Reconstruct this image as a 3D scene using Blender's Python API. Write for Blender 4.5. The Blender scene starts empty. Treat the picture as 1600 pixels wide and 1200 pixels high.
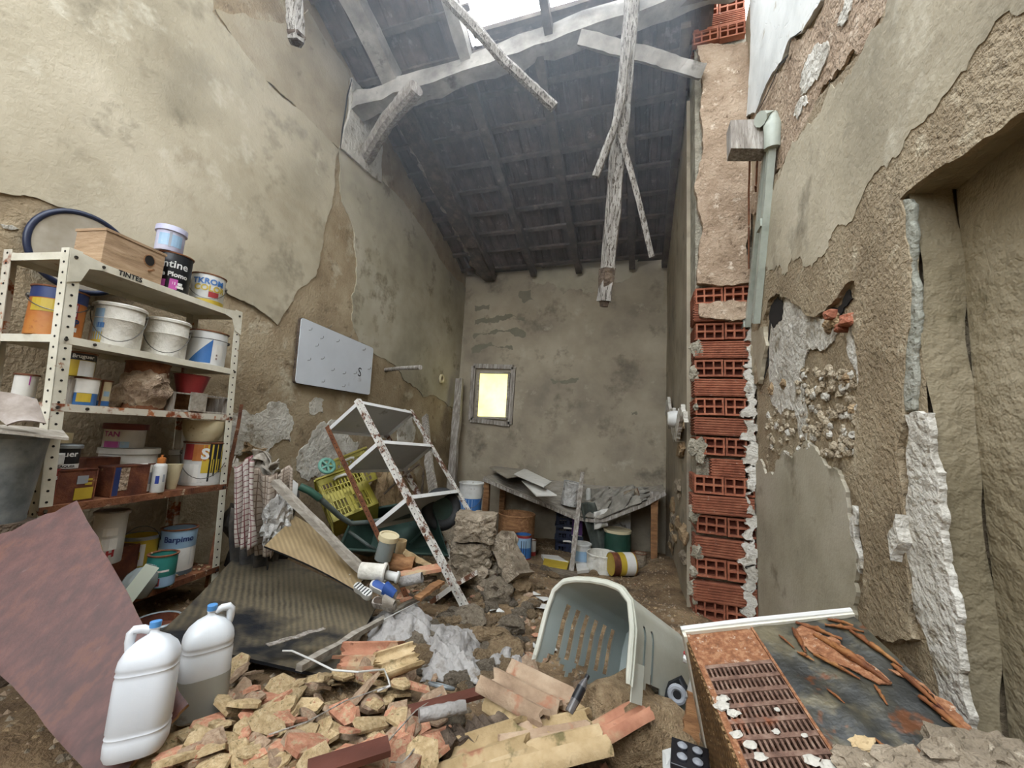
import bpy, bmesh, math, random
from mathutils import Vector as V, Matrix, Euler, noise
from mathutils.geometry import tessellate_polygon
random.seed(11)
R = math.radians
scene = bpy.context.scene
COL = scene.collection

# ------------------------------------------------------------------ camera
FPX = 620.0
CAM = V((0, 0, 1.5))
_y, _p, _r = R(18), R(7.3), R(3.2)
FWD = V((-math.sin(_y)*math.cos(_p), math.cos(_y)*math.cos(_p), math.sin(_p)))
_rt = V((math.cos(_y), math.sin(_y), 0)); _up = _rt.cross(FWD)
RGT = math.cos(_r)*_rt + math.sin(_r)*_up
UPV = -math.sin(_r)*_rt + math.cos(_r)*_up
cd = bpy.data.cameras.new('camera'); cam = bpy.data.objects.new('camera', cd); COL.objects.link(cam)
cd.sensor_fit = 'HORIZONTAL'; cd.sensor_width = 36; cd.lens = FPX/1600*36; cd.clip_start = .02; cd.clip_end = 200
cam.matrix_world = Matrix(((RGT.x, UPV.x, -FWD.x, CAM.x), (RGT.y, UPV.y, -FWD.y, CAM.y), (RGT.z, UPV.z, -FWD.z, CAM.z), (0, 0, 0, 1)))
scene.camera = cam
# ------------------------------------------------------------------ sky and exposure
w = bpy.data.worlds.new('overcast_sky'); scene.world = w; w.use_nodes = True
bg = w.node_tree.nodes['Background']; bg.inputs[0].default_value = (.88, .94, 1, 1); bg.inputs[1].default_value = 5.0
vs = scene.view_settings; vs.view_transform = 'Standard'; vs.look = 'None'; vs.gamma = 1; vs.use_curve_mapping = False
vs.exposure = 0.6
try:
    scene.cycles.max_bounces = 7; scene.cycles.diffuse_bounces = 4; scene.cycles.transmission_bounces = 5; scene.cycles.caustics_reflective = False; scene.cycles.caustics_refractive = False
    scene.cycles.sample_clamp_indirect = 8
except Exception: pass

# ------------------------------------------------------------------ pixel rays onto real planes of the place
def ray(x, y): return FWD + (x-800)/FPX*RGT - (y-600)/FPX*UPV
def P(x, y, z): return CAM + ray(x, y)*z
def onX(x, y, v): d = ray(x, y); return CAM + d*((v-CAM.x)/d.x)
def onY(x, y, v): d = ray(x, y); return CAM + d*((v-CAM.y)/d.y)
def onZ(x, y, v): d = ray(x, y); return CAM + d*((v-CAM.z)/d.z)
def depth(p): return (V(p)-CAM).dot(FWD)
_GT = [(-3, .42), (.4, .52), (1.0, .52), (1.6, .47), (2.4, .39), (3.2, .30), (4.2, .14), (5.0, .07), (6, .05)]
def G(x, y):
    h = _GT[-1][1]
    for (a, b), (c, d) in zip(_GT, _GT[1:]):
        if y <= c:
            t = max(0, (y-a)/(c-a)); h = b+(d-b)*t; break
    h += .20*math.exp(-((x-.35)**2/.10+(y-4.7)**2/.5)) + .10*math.exp(-((x+.75)**2/.25+(y-3.1)**2/.3))
    h += .06*math.exp(-((x-.25)**2/.08+(y-3.1)**2/.1)) + .06*math.exp(-((x+.35)**2/.2+(y-1.0)**2/.2))
    h += .035*noise.noise(V((x*2.3, y*2.3, 1.7))) + .015*noise.noise(V((x*7, y*7, 4)))
    return h
def onG(x, y, dz=0):
    d = ray(x, y); t = .3
    while t < 9:
        p = CAM + d*t
        if p.z <= G(p.x, p.y)+dz: break
        t += .01
    return p

# ------------------------------------------------------------------ mesh builder (all shapes in world space unless T is given)
class MB:
    def __init__(s, T=None): s.v = []; s.f = []; s.m = []; s.T = T or Matrix(); s.mi = 0
    def add(s, vs, fs):
        o = len(s.v); s.v += [s.T @ V(q) for q in vs]
        for f in fs: s.f.append([o+i for i in f]); s.m.append(s.mi)
        return s
    def box(s, c, d, rot=None):
        q = []
        for z in (-.5, .5):
            for y in (-.5, .5):
                for x in (-.5, .5):
                    e = V((x*d[0], y*d[1], z*d[2])); q.append((rot @ e if rot else e)+V(c))
        return s.add(q, [(0, 2, 3, 1), (4, 5, 7, 6), (0, 1, 5, 4), (2, 6, 7, 3), (0, 4, 6, 2), (1, 3, 7, 5)])
    def hexa(s, o, a, b, c):
        o, a, b, c = map(V, (o, a, b, c))
        q = [o, o+a, o+b, o+a+b, o+c, o+a+c, o+b+c, o+a+b+c]
        return s.add(q, [(0, 2, 3, 1), (4, 5, 7, 6), (0, 1, 5, 4), (2, 6, 7, 3), (0, 4, 6, 2), (1, 3, 7, 5)])
    def bar(s, a, b, w, t, up=(0, 0, 1), seg=1, wob=0):
        a, b = V(a), V(b); d = (b-a).normalized(); u = V(up); sd = d.cross(u)
        if sd.length < 1e-4: sd = d.cross(V((1, 0, 0)))
        sd.normalize(); u = sd.cross(d)
        q = []; fs = []
        for i in range(seg+1):
            c = a+(b-a)*(i/seg)
            k = 1
            if wob: c = c+sd*random.uniform(-wob, wob)+u*random.uniform(-wob, wob); k = random.uniform(.85, 1.12)
            for x, z in ((-1, -1), (1, -1), (1, 1), (-1, 1)):
                jx = random.uniform(-wob, wob)*.6 if wob else 0
                q.append(c+sd*(x*w/2*k+jx)+u*(z*t/2*k))
        for i in range(seg):
            for j in range(4): fs.append((i*4+j, i*4+(j+1) % 4, i*4+4+(j+1) % 4, i*4+4+j))
        fs += [(3, 2, 1, 0), tuple(seg*4+j for j in range(4))]
        return s.add(q, fs)
    def lathe(s, prof, n=24, sx=1, sy=1, off=(0, 0, 0), rot=None, sq=0):
        q = []; fs = []
        for r, z in prof:
            for i in range(n):
                a = 2*math.pi*i/n; c, si = math.cos(a), math.sin(a)
                k = 1
                if sq: k = 1/((abs(c)**sq+abs(si)**sq)**(1/sq))
                e = V((r*c*sx*k, r*si*sy*k, z)); q.append((rot @ e if rot else e)+V(off))
        for j in range(len(prof)-1):
            for i in range(n): fs.append((j*n+i, j*n+(i+1) % n, j*n+n+(i+1) % n, j*n+n+i))
        if prof[0][0] > 1e-5: fs.append(tuple(reversed(range(n))))
        if prof[-1][0] > 1e-5: fs.append(tuple((len(prof)-1)*n+i for i in range(n)))
        return s.add(q, fs)
    def openlathe(s, prof, n=24, **k):
        o = len(s.f); s.lathe(prof, n, **k)
        for i in reversed(range(o, len(s.f))):
            if len(s.f[i]) == n and n > 4: del s.f[i]; del s.m[i]
        return s
    def tube(s, pts, r, n=8):
        pts = [V(p) for p in pts]; q = []; fs = []; N = len(pts)
        rr = r if isinstance(r, (list, tuple)) else [r]*N
        ref = V((.31, .22, .92)); pd = None
        for i, p in enumerate(pts):
            d = (pts[min(i+1, N-1)]-pts[max(i-1, 0)]).normalized()
            if pd is None:
                sd = d.cross(ref); sd = sd.normalized() if sd.length > .05 else d.cross(V((1, 0, 0))).normalized()
            else:
                sd = (sd-d*sd.dot(d)).normalized()
            pd = d; u = sd.cross(d)
            for k in range(n):
                a = 2*math.pi*k/n; q.append(p+(sd*math.cos(a)+u*math.sin(a))*rr[i])
        for i in range(N-1):
            for k in range(n): fs.append((i*n+k, i*n+(k+1) % n, i*n+n+(k+1) % n, i*n+n+k))
        fs += [tuple(reversed(range(n))), tuple((N-1)*n+k for k in range(n))]
        return s.add(q, fs)
    def grid(s, fn, nu, nv, thick=None):
        q = [fn(i/nu, j/nv) for j in range(nv+1) for i in range(nu+1)]
        W = nu+1; fs = [(j*W+i, j*W+i+1, j*W+W+i+1, j*W+W+i) for j in range(nv) for i in range(nu)]
        if thick:
            t = V(thick); n = len(q); q = q+[V(p)-t for p in q]
            fs = fs+[tuple(n+k for k in reversed(f)) for f in fs]
            bd = [i for i in range(W)]+[j*W+nu for j in range(1, nv+1)]+[nv*W+i for i in range(nu-1, -1, -1)]+[j*W for j in range(nv-1, 0, -1)]
            for a, b in zip(bd, bd[1:]+bd[:1]): fs.append((b, a, n+a, n+b))
        return s.add(q, fs)
    def poly(s, pts, ext):
        pts = [V(p) for p in pts]; e = V(ext); n = len(pts)
        tri = tessellate_polygon([pts])
        fs = [tuple(t) for t in tri]+[tuple(n+i for i in reversed(t)) for t in tri]
        fs += [(i, (i+1) % n, n+(i+1) % n, n+i) for i in range(n)]
        return s.add([p+e for p in pts]+pts, fs)
    def rough(s, amp, sc, seed=0):
        for i, p in enumerate(s.v):
            nv = noise.noise_vector(p*sc+V((seed, seed*.7, 0))); s.v[i] = p+nv*amp
        return s
    def lump(s, c, d, rot=None, amp=.25, sc=1.6, sub=3, seed=0, boxy=.0):
        bm = bmesh.new(); bmesh.ops.create_icosphere(bm, subdivisions=sub, radius=1)
        q = []
        for v in bm.verts:
            e = v.co.copy()
            if boxy:
                m = max(abs(e.x), abs(e.y), abs(e.z)); e = e.lerp(e/m, boxy)
            e *= 1+amp*noise.fractal(v.co*sc+V((seed*3.1, seed, 0)), 1, 2, 4)
            e = V((e.x*d[0]/2, e.y*d[1]/2, e.z*d[2]/2)); q.append((rot @ e if rot else e)+V(c))
        fs = [[v.index for v in f.verts] for f in bm.faces]; bm.free()
        return s.add(q, fs)
    def mesh(s, name, mats, smooth=False, M=None):
        me = bpy.data.meshes.new(name)
        vv = [M @ p for p in s.v] if M else s.v
        me.from_pydata([tuple(p) for p in vv], [], s.f)
        for m in (mats if isinstance(mats, (list, tuple)) else [mats]): me.materials.append(m)
        me.polygons.foreach_set('material_index', s.m)
        bm = bmesh.new(); bm.from_mesh(me); bmesh.ops.recalc_face_normals(bm, faces=bm.faces); bm.to_mesh(me); bm.free()
        if smooth:
            me.polygons.foreach_set('use_smooth', [True]*len(me.polygons))
            try: me.set_sharp_from_angle(angle=R(smooth if smooth is not True else 40))
            except Exception: pass
        me.update(); return me

def tag(o, label=None, cat=None, group=None, kind=None):
    if label: o['label'] = label
    if cat: o['category'] = cat
    if group: o['group'] = group
    if kind: o['kind'] = kind
    return o
def bounds(vs):
    return [min(v[i] for v in vs) for i in range(3)], [max(v[i] for v in vs) for i in range(3)]
def put(name, mb, m, parent=None, O=None, smooth=False, bevel=0, inv=None):
    """one mesh object; world-space vertices are stored relative to its thing's base"""
    if parent is None and O is None:
        lo, hi = bounds(mb.v); O = V(((lo[0]+hi[0])/2, (lo[1]+hi[1])/2, lo[2]))
    if parent is not None:
        O = inv if inv is not None else V(parent['_o'])
    o = bpy.data.objects.new(name, mb.mesh(name, m, smooth, Matrix.Translation(-O))); COL.objects.link(o)
    if parent is None: o.location = O
    else: o.parent = parent
    o['_o'] = tuple(O)
    if bevel:
        b = o.modifiers.new('bevel', 'BEVEL'); b.width = bevel; b.segments = 2; b.limit_method = 'ANGLE'
    return o
def part(name, mb, m, **k): return (name, mb, m, k)
def thing(name, label, cat, parts, group=None):
    """parts: list of part(...); a part may carry subs=[part(...), ...]. Empty at the base, unless it is one mesh."""
    if len(parts) == 1 and not parts[0][3].get('subs'):
        n, mb, m, k = parts[0]; k = dict(k); k.pop('label', None); k.pop('subs', None); o = put(name, mb, m, **k); return tag(o, label, cat, group)
    allv = [v for p in parts for v in p[1].v]
    lo, hi = bounds(allv); O = V(((lo[0]+hi[0])/2, (lo[1]+hi[1])/2, lo[2]))
    e = bpy.data.objects.new(name, None); COL.objects.link(e); e.location = O; e.empty_display_size = .05; e['_o'] = tuple(O)
    tag(e, label, cat, group)
    for n, mb, m, k in parts:
        k = dict(k); subs = k.pop('subs', []); lb = k.pop('label', None); kd = k.pop('kind', None)
        po = put(n, mb, m, parent=e, **k)
        if kd: po['kind'] = kd
        if lb: po['label'] = lb
        for n2, mb2, m2, k2 in subs:
            k2 = dict(k2); lb2 = k2.pop('label', None); kd2 = k2.pop('kind', None); so = put(n2, mb2, m2, parent=po, **k2)
            if kd2: so['kind'] = kd2
            if lb2: so['label'] = lb2
    return e
def struct(name, mb, m, smooth=False):
    o = put(name, mb, m, O=V((0, 0, 0)), smooth=smooth); o['kind'] = 'structure'; return o

# ------------------------------------------------------------------ materials
def C3(h):
    if isinstance(h, str):
        h = h.lstrip('#'); c = [int(h[i:i+2], 16)/255 for i in (0, 2, 4)]
        return tuple(x/12.92 if x < .04 else ((x+.055)/1.055)**2.4 for x in c)+(1,)
    return tuple(h)+(1,)
_mats = {}
def mat(name, cols, sc=6, rough=.85, metal=0, bump=.25, bs=60, spots=(), rnd=0, stretch=(1, 1, 1), trans=0, emit=0, lo=.32, hi=.68, spec=.4, wave=None, crack=None, bdist=.01):
    if name in _mats: return _mats[name]
    m = bpy.data.materials.new(name); _mats[name] = m; m.use_nodes = True
    nt = m.node_tree; N = nt.nodes; L = nt.links; b = N['Principled BSDF']
    tc = N.new('ShaderNodeTexCoord'); mp = N.new('ShaderNodeMapping'); mp.inputs['Scale'].default_value = stretch
    src = tc.outputs['Object']
    if rnd:
        oi = N.new('ShaderNodeObjectInfo'); va = N.new('ShaderNodeVectorMath'); va.operation = 'SCALE'
        cb = N.new('ShaderNodeCombineXYZ')
        for i in range(3): L.new(oi.outputs['Random'], cb.inputs[i])
        va.inputs['Scale'].default_value = 37; L.new(cb.outputs[0], va.inputs[0])
        ad = N.new('ShaderNodeVectorMath'); L.new(src, ad.inputs[0]); L.new(va.outputs[0], ad.inputs[1]); src = ad.outputs[0]
    L.new(src, mp.inputs[0]); co = mp.outputs[0]
    def nz(scale, det=4, ro=.62, c=None):
        n = N.new('ShaderNodeTexNoise'); n.inputs['Scale'].default_value = scale; n.inputs['Detail'].default_value = det
        n.inputs['Roughness'].default_value = ro; L.new(c or co, n.inputs['Vector']); return n.outputs['Fac']
    def ramp(f, stops):
        r = N.new('ShaderNodeValToRGB'); e = r.color_ramp.elements
        while len(e) < len(stops): e.new(.5)
        for k, (p, c) in zip(e, stops): k.position = p; k.color = c
        L.new(f, r.inputs[0]); return r.outputs[0]
    def mix(f, a, c):
        x = N.new('ShaderNodeMix'); x.data_type = 'RGBA'
        L.new(f, x.inputs['Factor']) if not isinstance(f, (int, float)) else setattr(x.inputs['Factor'], 'default_value', f)
        for i, q in ((6, a), (7, c)):
            if isinstance(q, tuple): x.inputs[i].default_value = q
            else: L.new(q, x.inputs[i])
        return x.outputs[2]
    cs = [C3(c) for c in cols]
    if len(cs) == 1: cs = cs*2
    f0 = nz(sc)
    col = ramp(f0, [(lo+(hi-lo)*i/(len(cs)-1), c) for i, c in enumerate(cs)])
    hgt = nz(bs, 3, .6)
    if wave:   # (axis, scale, colour, amount, distortion)
        wv = N.new('ShaderNodeTexWave'); wv.wave_type = 'BANDS'; wv.bands_direction = wave[0]; wv.inputs['Scale'].default_value = wave[1]
        wv.inputs['Distortion'].default_value = wave[4]; wv.inputs['Detail'].default_value = 2; L.new(tc.outputs['Object'], wv.inputs['Vector'])
        mm = N.new('ShaderNodeMath'); mm.operation = 'MULTIPLY'; mm.inputs[1].default_value = wave[3]; L.new(wv.outputs['Fac'], mm.inputs[0])
        col = mix(mm.outputs[0], col, C3(wave[2]))
    for k, (c, s_, a, z) in enumerate(spots):
        ff = nz(s_, 4, .68)
        rr = ramp(ff, [(a, (0, 0, 0, 1)), (z, (1, 1, 1, 1))])
        col = mix(rr, col, C3(c))
    if crack:
        vo = N.new('ShaderNodeTexVoronoi'); vo.feature = 'DISTANCE_TO_EDGE'; vo.inputs['Scale'].default_value = crack[0]
        dn = N.new('ShaderNodeTexNoise'); dn.inputs['Scale'].default_value = 3; dn.inputs['Detail'].default_value = 3; L.new(co, dn.inputs['Vector'])
        mv = N.new('ShaderNodeMix'); mv.data_type = 'VECTOR'; mv.inputs['Factor'].default_value = .35
        L.new(co, mv.inputs[4]); L.new(dn.outputs['Color'], mv.inputs[5]); L.new(mv.outputs[1], vo.inputs['Vector'])
        rr = ramp(vo.outputs['Distance'], [(0, (0, 0, 0, 1)), (crack[1], (1, 1, 1, 1))])
        m2 = N.new('ShaderNodeMath'); m2.operation = 'MULTIPLY_ADD'; m2.inputs[1].default_value = crack[2]; L.new(rr, m2.inputs[0]); L.new(hgt, m2.inputs[2]); hgt = m2.outputs[0]
    if rnd:
        hs = N.new('ShaderNodeHueSaturation'); mr = N.new('ShaderNodeMapRange'); mr.inputs[3].default_value = 1-rnd; mr.inputs[4].default_value = 1+rnd
        L.new(oi.outputs['Random'], mr.inputs[0]); L.new(mr.outputs[0], hs.inputs['Value']); L.new(col, hs.inputs['Color']); col = hs.outputs[0]
    L.new(col, b.inputs['Base Color'])
    b.inputs['Roughness'].default_value = rough; b.inputs['Metallic'].default_value = metal
    b.inputs['Specular IOR Level'].default_value = spec
    if trans: b.inputs['Transmission Weight'].default_value = trans
    if emit: L.new(col, b.inputs['Emission Color']); b.inputs['Emission Strength'].default_value = emit
    if bump:
        bu = N.new('ShaderNodeBump'); bu.inputs['Strength'].default_value = bump; bu.inputs['Distance'].default_value = bdist
        mx = N.new('ShaderNodeMath'); mx.operation = 'ADD'; L.new(hgt, mx.inputs[0]); L.new(f0, mx.inputs[1])
        L.new(mx.outputs[0], bu.inputs['Height']); L.new(bu.outputs[0], b.inputs['Normal'])
    return m
def flat(name, c, rough=.5, **k): return mat(name, [c, c], bump=k.pop('bump', 0), rough=rough, **k)
# plaster, earth, masonry
m_wallL = mat('plaster_brown', ['#7a6a53', '#928167', '#a5967c'], 2.2, bump=.7, bs=45, spots=[('#b0a690', 3, .58, .72), ('#6a5a44', 7, .58, .72)], crack=(4, .015, .05), bdist=.015)
m_pale = mat('plaster_pale', ['#8f8672', '#a89e88', '#bab09b'], 1.1, bump=.4, bs=40, spots=[('#7d7563', 2.6, .54, .70), ('#c4bdab', 3, .60, .78), ('#938771', 1.7, .56, .74)], crack=(2.0, .012, .05))
m_pale2 = mat('plaster_grey_smooth', ['#8a8372', '#a09884', '#aea695'], 1.6, bump=.3, bs=50, spots=[('#7a725f', 3, .58, .7)], crack=(3, .02, .12))
m_tan = mat('plaster_tan', ['#877a63', '#9c9079', '#aaa08b'], 2, bump=.4, bs=50, spots=[('#766a55', 5, .6, .7)])
m_white = mat('limewash_white', ['#a09a8e', '#bdb8ad', '#cbc7be'], 5, bump=.9, bs=30, spots=[('#8a8170', 8, .56, .66)], bdist=.02)
m_bluewhite = mat('limewash_bluish', ['#b9bbb8', '#cfd0cc', '#d9dad6'], 2, bump=.3, bs=30, crack=(6, .02, .6), spots=[('#a59b88', 5, .63, .7)])
m_back = mat('plaster_back', ['#7f7566', '#958a77', '#a49985'], 1.5, bump=.35, bs=30, spots=[('#6d6456', 2.2, .56, .7), ('#a89e8b', 3.1, .6, .72)])
m_mold = mat('back_stain', ['#6f6a5b', '#7c7666'], 6, bump=.3)
m_earthwall = mat('render_brown_rough', ['#7a6b54', '#918168', '#a3957c'], 3, bump=.75, bs=55, spots=[('#b2a68e', 9, .58, .7), ('#695a45', 6, .57, .72)], bdist=.018)
m_recess = mat('render_olive', ['#70664f', '#857a62', '#948972'], 2, bump=.9, bs=22, spots=[('#a2977f', 8, .62, .7), ('#5f563f', 5, .62, .72)], crack=(5, .02, .05), bdist=.018)
m_band = mat('earth_mortar', ['#826d58', '#9a856f', '#ab9781'], 5, bump=1.0, bs=38, spots=[('#bfae9a', 12, .6, .68), ('#6b5845', 15, .6, .68)], bdist=.02)
m_greyedge = mat('cement_grey', ['#757467', '#8c8c80', '#9c9b90'], 5, bump=.8, bs=40, bdist=.015)
m_earth = mat('dirt', ['#55432f', '#705b42', '#8a7457'], 5, bump=.8, bs=60, spots=[('#a08d70', 22, .62, .68), ('#463827', 3, .58, .7)], bdist=.02)
m_mortar = mat('mortar', ['#7d7768', '#97907f', '#aba493'], 12, bump=1, bs=70, bdist=.02)
m_brick = mat('hollow_brick_clay', ['#7a4531', '#8e543d', '#9d644b'], 14, bump=.3, bs=90, rnd=.16, spots=[('#b89d8a', 26, .64, .72)])
m_brickin = mat('brick_inside', ['#4a2012', '#5b2a19'], 10, bump=.2)
m_tile = mat('terracotta', ['#91604a', '#a8755b', '#b88a70'], 7, bump=.4, bs=50, rnd=.2, spots=[('#a89474', 6, .52, .64), ('#6f4a38', 14, .62, .7)])
m_tiley = mat('terracotta_lichen', ['#937d58', '#ab946f', '#bda885'], 8, bump=.5, bs=50, rnd=.2, spots=[('#6a603f', 12, .56, .68), ('#95684f', 5, .62, .68)])
m_tiled = mat('terracotta_dusty', ['#7d6753', '#957e67', '#a8937b'], 8, bump=.5, bs=50, rnd=.22, spots=[('#93624a', 6, .58, .66)])
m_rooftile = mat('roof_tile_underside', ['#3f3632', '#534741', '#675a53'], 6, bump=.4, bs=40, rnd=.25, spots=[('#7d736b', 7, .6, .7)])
m_conc = mat('concrete_lump', ['#6b6050', '#847765', '#9b8e7b'], 9, bump=1, bs=45, rnd=.12, spots=[('#57493a', 6, .58, .68), ('#b0a592', 30, .62, .68)], bdist=.02)
m_wallrub = mat('wall_rubble', ['#8a7c66', '#a4967f', '#b8ac97'], 9, bump=1, bs=45, spots=[('#6d5e48', 7, .58, .68)], bdist=.02)
m_adobe = mat('adobe_lump', ['#7b654a', '#977f60', '#ad9675'], 9, bump=1, bs=45, rnd=.15, spots=[('#5d4a33', 7, .6, .68)], bdist=.02)
# wood
m_oldwood = mat('weathered_timber', ['#6f675d', '#918980', '#b5afa6'], 7, bump=.7, bs=30, stretch=(6, 6, .7), spots=[('#4b4138', 20, .6, .68)])
m_palewood = mat('pale_timber', ['#77726b', '#9a958e', '#b3afa8'], 9, bump=.9, bs=40, stretch=(5, 5, .6), spots=[('#4b443c', 18, .50, .58)])
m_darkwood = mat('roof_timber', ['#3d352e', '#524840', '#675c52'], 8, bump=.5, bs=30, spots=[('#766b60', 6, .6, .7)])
m_beamwood = mat('beam_pale', ['#7d7871', '#9b968e', '#b5b0a8'], 5, bump=.5, bs=25, spots=[('#5e5850', 4, .6, .7)])  # pale grey mottled timber with darker spots
m_rotwood = mat('rotten_wood', ['#382d24', '#4f4236', '#6d5e4f'], 10, bump=1, bs=35, bdist=.02)
m_wood = mat('brown_plank', ['#6b4a2e', '#835d3c', '#98714c'], 7, bump=.4, bs=30, stretch=(1, 6, 6))
m_boxwood = mat('birdhouse_pine', ['#836a50', '#9a8064', '#ad9377'], 4, bump=.3, bs=30, stretch=(2, 2, 14), rough=.7, spots=[('#5f4b38', 9, .64, .72)])
m_greyboard = mat('grey_board', ['#776f64', '#91897d', '#a59e93'], 6, bump=.3, bs=30, stretch=(1, 5, 5))
m_redboard = mat('mahogany_veneer', ['#41241d', '#4e2c25', '#5b362e'], 4, rough=.5, bump=.12, bs=20, stretch=(9, 5, 1.3), spots=[('#6b5652', 3, .66, .84), ('#5c3524', 2, .56, .7)])
m_chip = mat('chipboard_edge', ['#86694a', '#a58664', '#b89a78'], 40, bump=1, bs=60)
# metal
m_cream = mat('cream_enamel_steel', ['#bdb8a6', '#cfcab9', '#d8d4c6'], 6, rough=.45, bump=.1, spots=[('#8a5632', 14, .67, .72), ('#a08f78', 5, .66, .78)])
m_creamrust = mat('cream_enamel_rusted', ['#b8b0a0', '#cbc5b6'], 6, rough=.55, bump=.2, spots=[('#7c4022', 7, .53, .60), ('#9c5f38', 18, .58, .64)])
m_shelfgrey = mat('shelf_underside', ['#8d8c80', '#a09f92'], 4, rough=.5, bump=.05, spots=[('#7a6650', 8, .68, .76)])
m_rust = mat('rusted_steel', ['#4f2c1c', '#6b4129', '#86583a'], 12, rough=.8, bump=.5, bs=60, spots=[('#b7a68d', 18, .62, .68)])
m_rustwhite = mat('white_steel_flaking', ['#b8b3aa', '#d2cec6'], 8, rough=.6, bump=.4, spots=[('#5c3a27', 10, .52, .58), ('#7d5640', 30, .57, .63)])
m_whitesteel = mat('white_steel', ['#c4c3bf', '#d3d2ce'], 4, rough=.45, bump=.05, spots=[('#8c5b3c', 12, .68, .73)])
m_whiteunder = mat('white_shelf_panel', ['#a9a8a5', '#b6b5b2'], 3, rough=.5, bump=.05, spots=[('#8f8b84', 6, .62, .72)])
m_holeshade = flat('hole_shade', '#15110d', .9)  # near-black standing for the shade inside holes, cracks and voids
m_galv = mat('galvanised', ['#6d7478', '#878e91', '#9da3a4'], 12, rough=.45, metal=.5, bump=.1, spots=[('#5a5d5c', 5, .6, .7)])
m_wire = flat('wire_steel', '#5b5852', .4, metal=.8)
# ------------------------------------------------------------------ the shell: floor, walls
XL, XR, XR2, XN, YB, YP = -2.8, .78, .88, .38, 5.8, 3.2     # left wall, right wall, recess, back nook wall, back wall, brick pier face
YR, ZL = 1.42, 2.29                                        # recess edge and its lintel
def roofz(y): return 4.02+.32*(5.8-y)
mb = MB()
def gfn(u, v):
    x = -2.85+3.85*u; y = -2.6+8.5*v; return (x, y, G(x, y))
mb.grid(gfn, 150, 300); floor = struct('floor', mb, m_earth, smooth=True)

def wallgrid(mb, fn, nu, nv, nrm, amp):
    n = V(nrm)
    def g(u, v):
        p = V(fn(u, v)); k = noise.fractal(p*1.7, 1, 2, 5); return p+n*(amp*k)
    mb.grid(g, nu, nv)
mb = MB()
wallgrid(mb, lambda u, v: (XL, -2.6+8.45*u, (roofz(-2.6+8.45*u)+.15)*v), 120, 80, (1, 0, 0), .012)
mb.hexa((XL-.3, -2.6, 0), (.27, 0, 0), (0, 8.5, 0), (0, 0, 3.9))
wall_left = struct('wall_left', mb, m_wallL, smooth=60)
mb = MB()
wallgrid(mb, lambda u, v: (XL+3.3*u, YB, 4.12*v), 90, 90, (0, -1, 0), .008)
mb.hexa((XL-.3, YB+.04, 0), (3.6, 0, 0), (0, .2, 0), (0, 0, 4.1))
wall_back = struct('wall_back', mb, m_back, smooth=60)
mb = MB()
wallgrid(mb, lambda u, v: (XR, YR+(YP-YR)*u, ZL*v), 50, 60, (-1, 0, 0), .010)
wallgrid(mb, lambda u, v: (XR, -2.6+(YP+2.6)*u, ZL+(roofz(-2.6+(YP+2.6)*u)-ZL+.05)*v), 120, 70, (-1, 0, 0), .010)
mb.mi = 1
wallgrid(mb, lambda u, v: (XR2, -2.6+(YR+2.6)*u, (ZL+.02)*v), 80, 60, (-1, 0, 0), .008)
mb.grid(lambda u, v: (XR+.01*math.sin(v*30)+(XR2-XR)*u, YR+.012*noise.noise(V((u*3, v*14, 0))), (ZL+.01)*v), 4, 40)
mb.grid(lambda u, v: (XR+(XR2-XR)*u, -2.6+(YR+2.6)*v, ZL+.01*noise.noise(V((v*9, u*3, 7)))), 4, 40)
mb.mi = 0; mb.hexa((XR2+.03, -2.7, 0), (.25, 0, 0), (0, YP+2.8, 0), (0, 0, 4.6)); mb.hexa((XR+.03, YR+.03, 0), (.2, 0, 0), (0, YP-YR, 0), (0, 0, 4.6)); mb.hexa((XR+.03, -2.7, ZL+.03), (.2, 0, 0), (0, YP+2.8, 0), (0, 0, 2.2))
wall_right = struct('wall_right', mb, [m_earthwall, m_recess], smooth=60)
mb = MB()
YN = YP+.34
wallgrid(mb, lambda u, v: (XN-.03*u, YN+(YB-YN)*u, (roofz(YN+(YB-YN)*u)+.05)*v), 50, 80, (-1, 0, 0), .012)
mb.hexa((XN+.03, YN+.01, 0), (.3, 0, 0), (0, YB-YN+.1, 0), (0, 0, 4.05)); mb.hexa((XN-.01, YN-.005, 0), (.2, 0, 0), (0, .02, 0), (0, 0, 4.6))
wall_nook = struct('wall_right_back', mb, m_back, smooth=60)
mb = MB(); mb.hexa((XL-.3, -2.8, 0), (4.2, 0, 0), (0, .2, 0), (0, 0, 2.6))
struct('wall_front', mb, m_earthwall)

# plaster coats: real slabs with torn edges on the walls
def jag(pts, n, step=.03, k=.22):
    out = []; n = V(n)
    def sub(a, b):
        d = b-a
        if d.length < step: out.append(a); return
        m = (a+b)/2+n.cross(d)*random.uniform(-k, k)*.5; sub(a, m); sub(m, b)
    for a, b in zip(pts, pts[1:]+pts[:1]): sub(a, b)
    return out
def slab(name, parent, plane, px, th, m, step=.025, k=.45, base=0, label=None):
    ax, val, nrm = plane; nrm = V(nrm)
    pts = [(onX if ax == 'X' else onY)(x, y, val) for x, y in px]
    pts = [p+nrm*base for p in jag(pts, nrm, step, k)]
    o = put(name, MB().poly(pts, nrm*th), m, parent=parent, bevel=.006 if .013 < th < .03 and m is not m_earthwall else 0)
    if label: o['label'] = label
    return o
LW = ('X', XL, (1, 0, 0)); RW = ('X', XR, (-1, 0, 0)); BW = ('Y', YB, (0, -1, 0)); PW = ('Y', YP, (0, -1, 0))
slab('plaster_coat', wall_left, LW, [(-420, -330), (300, -330), (330, 20), (400, 110), (470, 175), (528, 235), (520, 300), (505, 360), (492, 432), (462, 455), (432, 508), (380, 470), (300, 440), (215, 385), (120, 330), (-20, 300), (-300, 330)], .0125, m_pale, k=.16, label='pale upper plaster with a torn lower edge')
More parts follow.
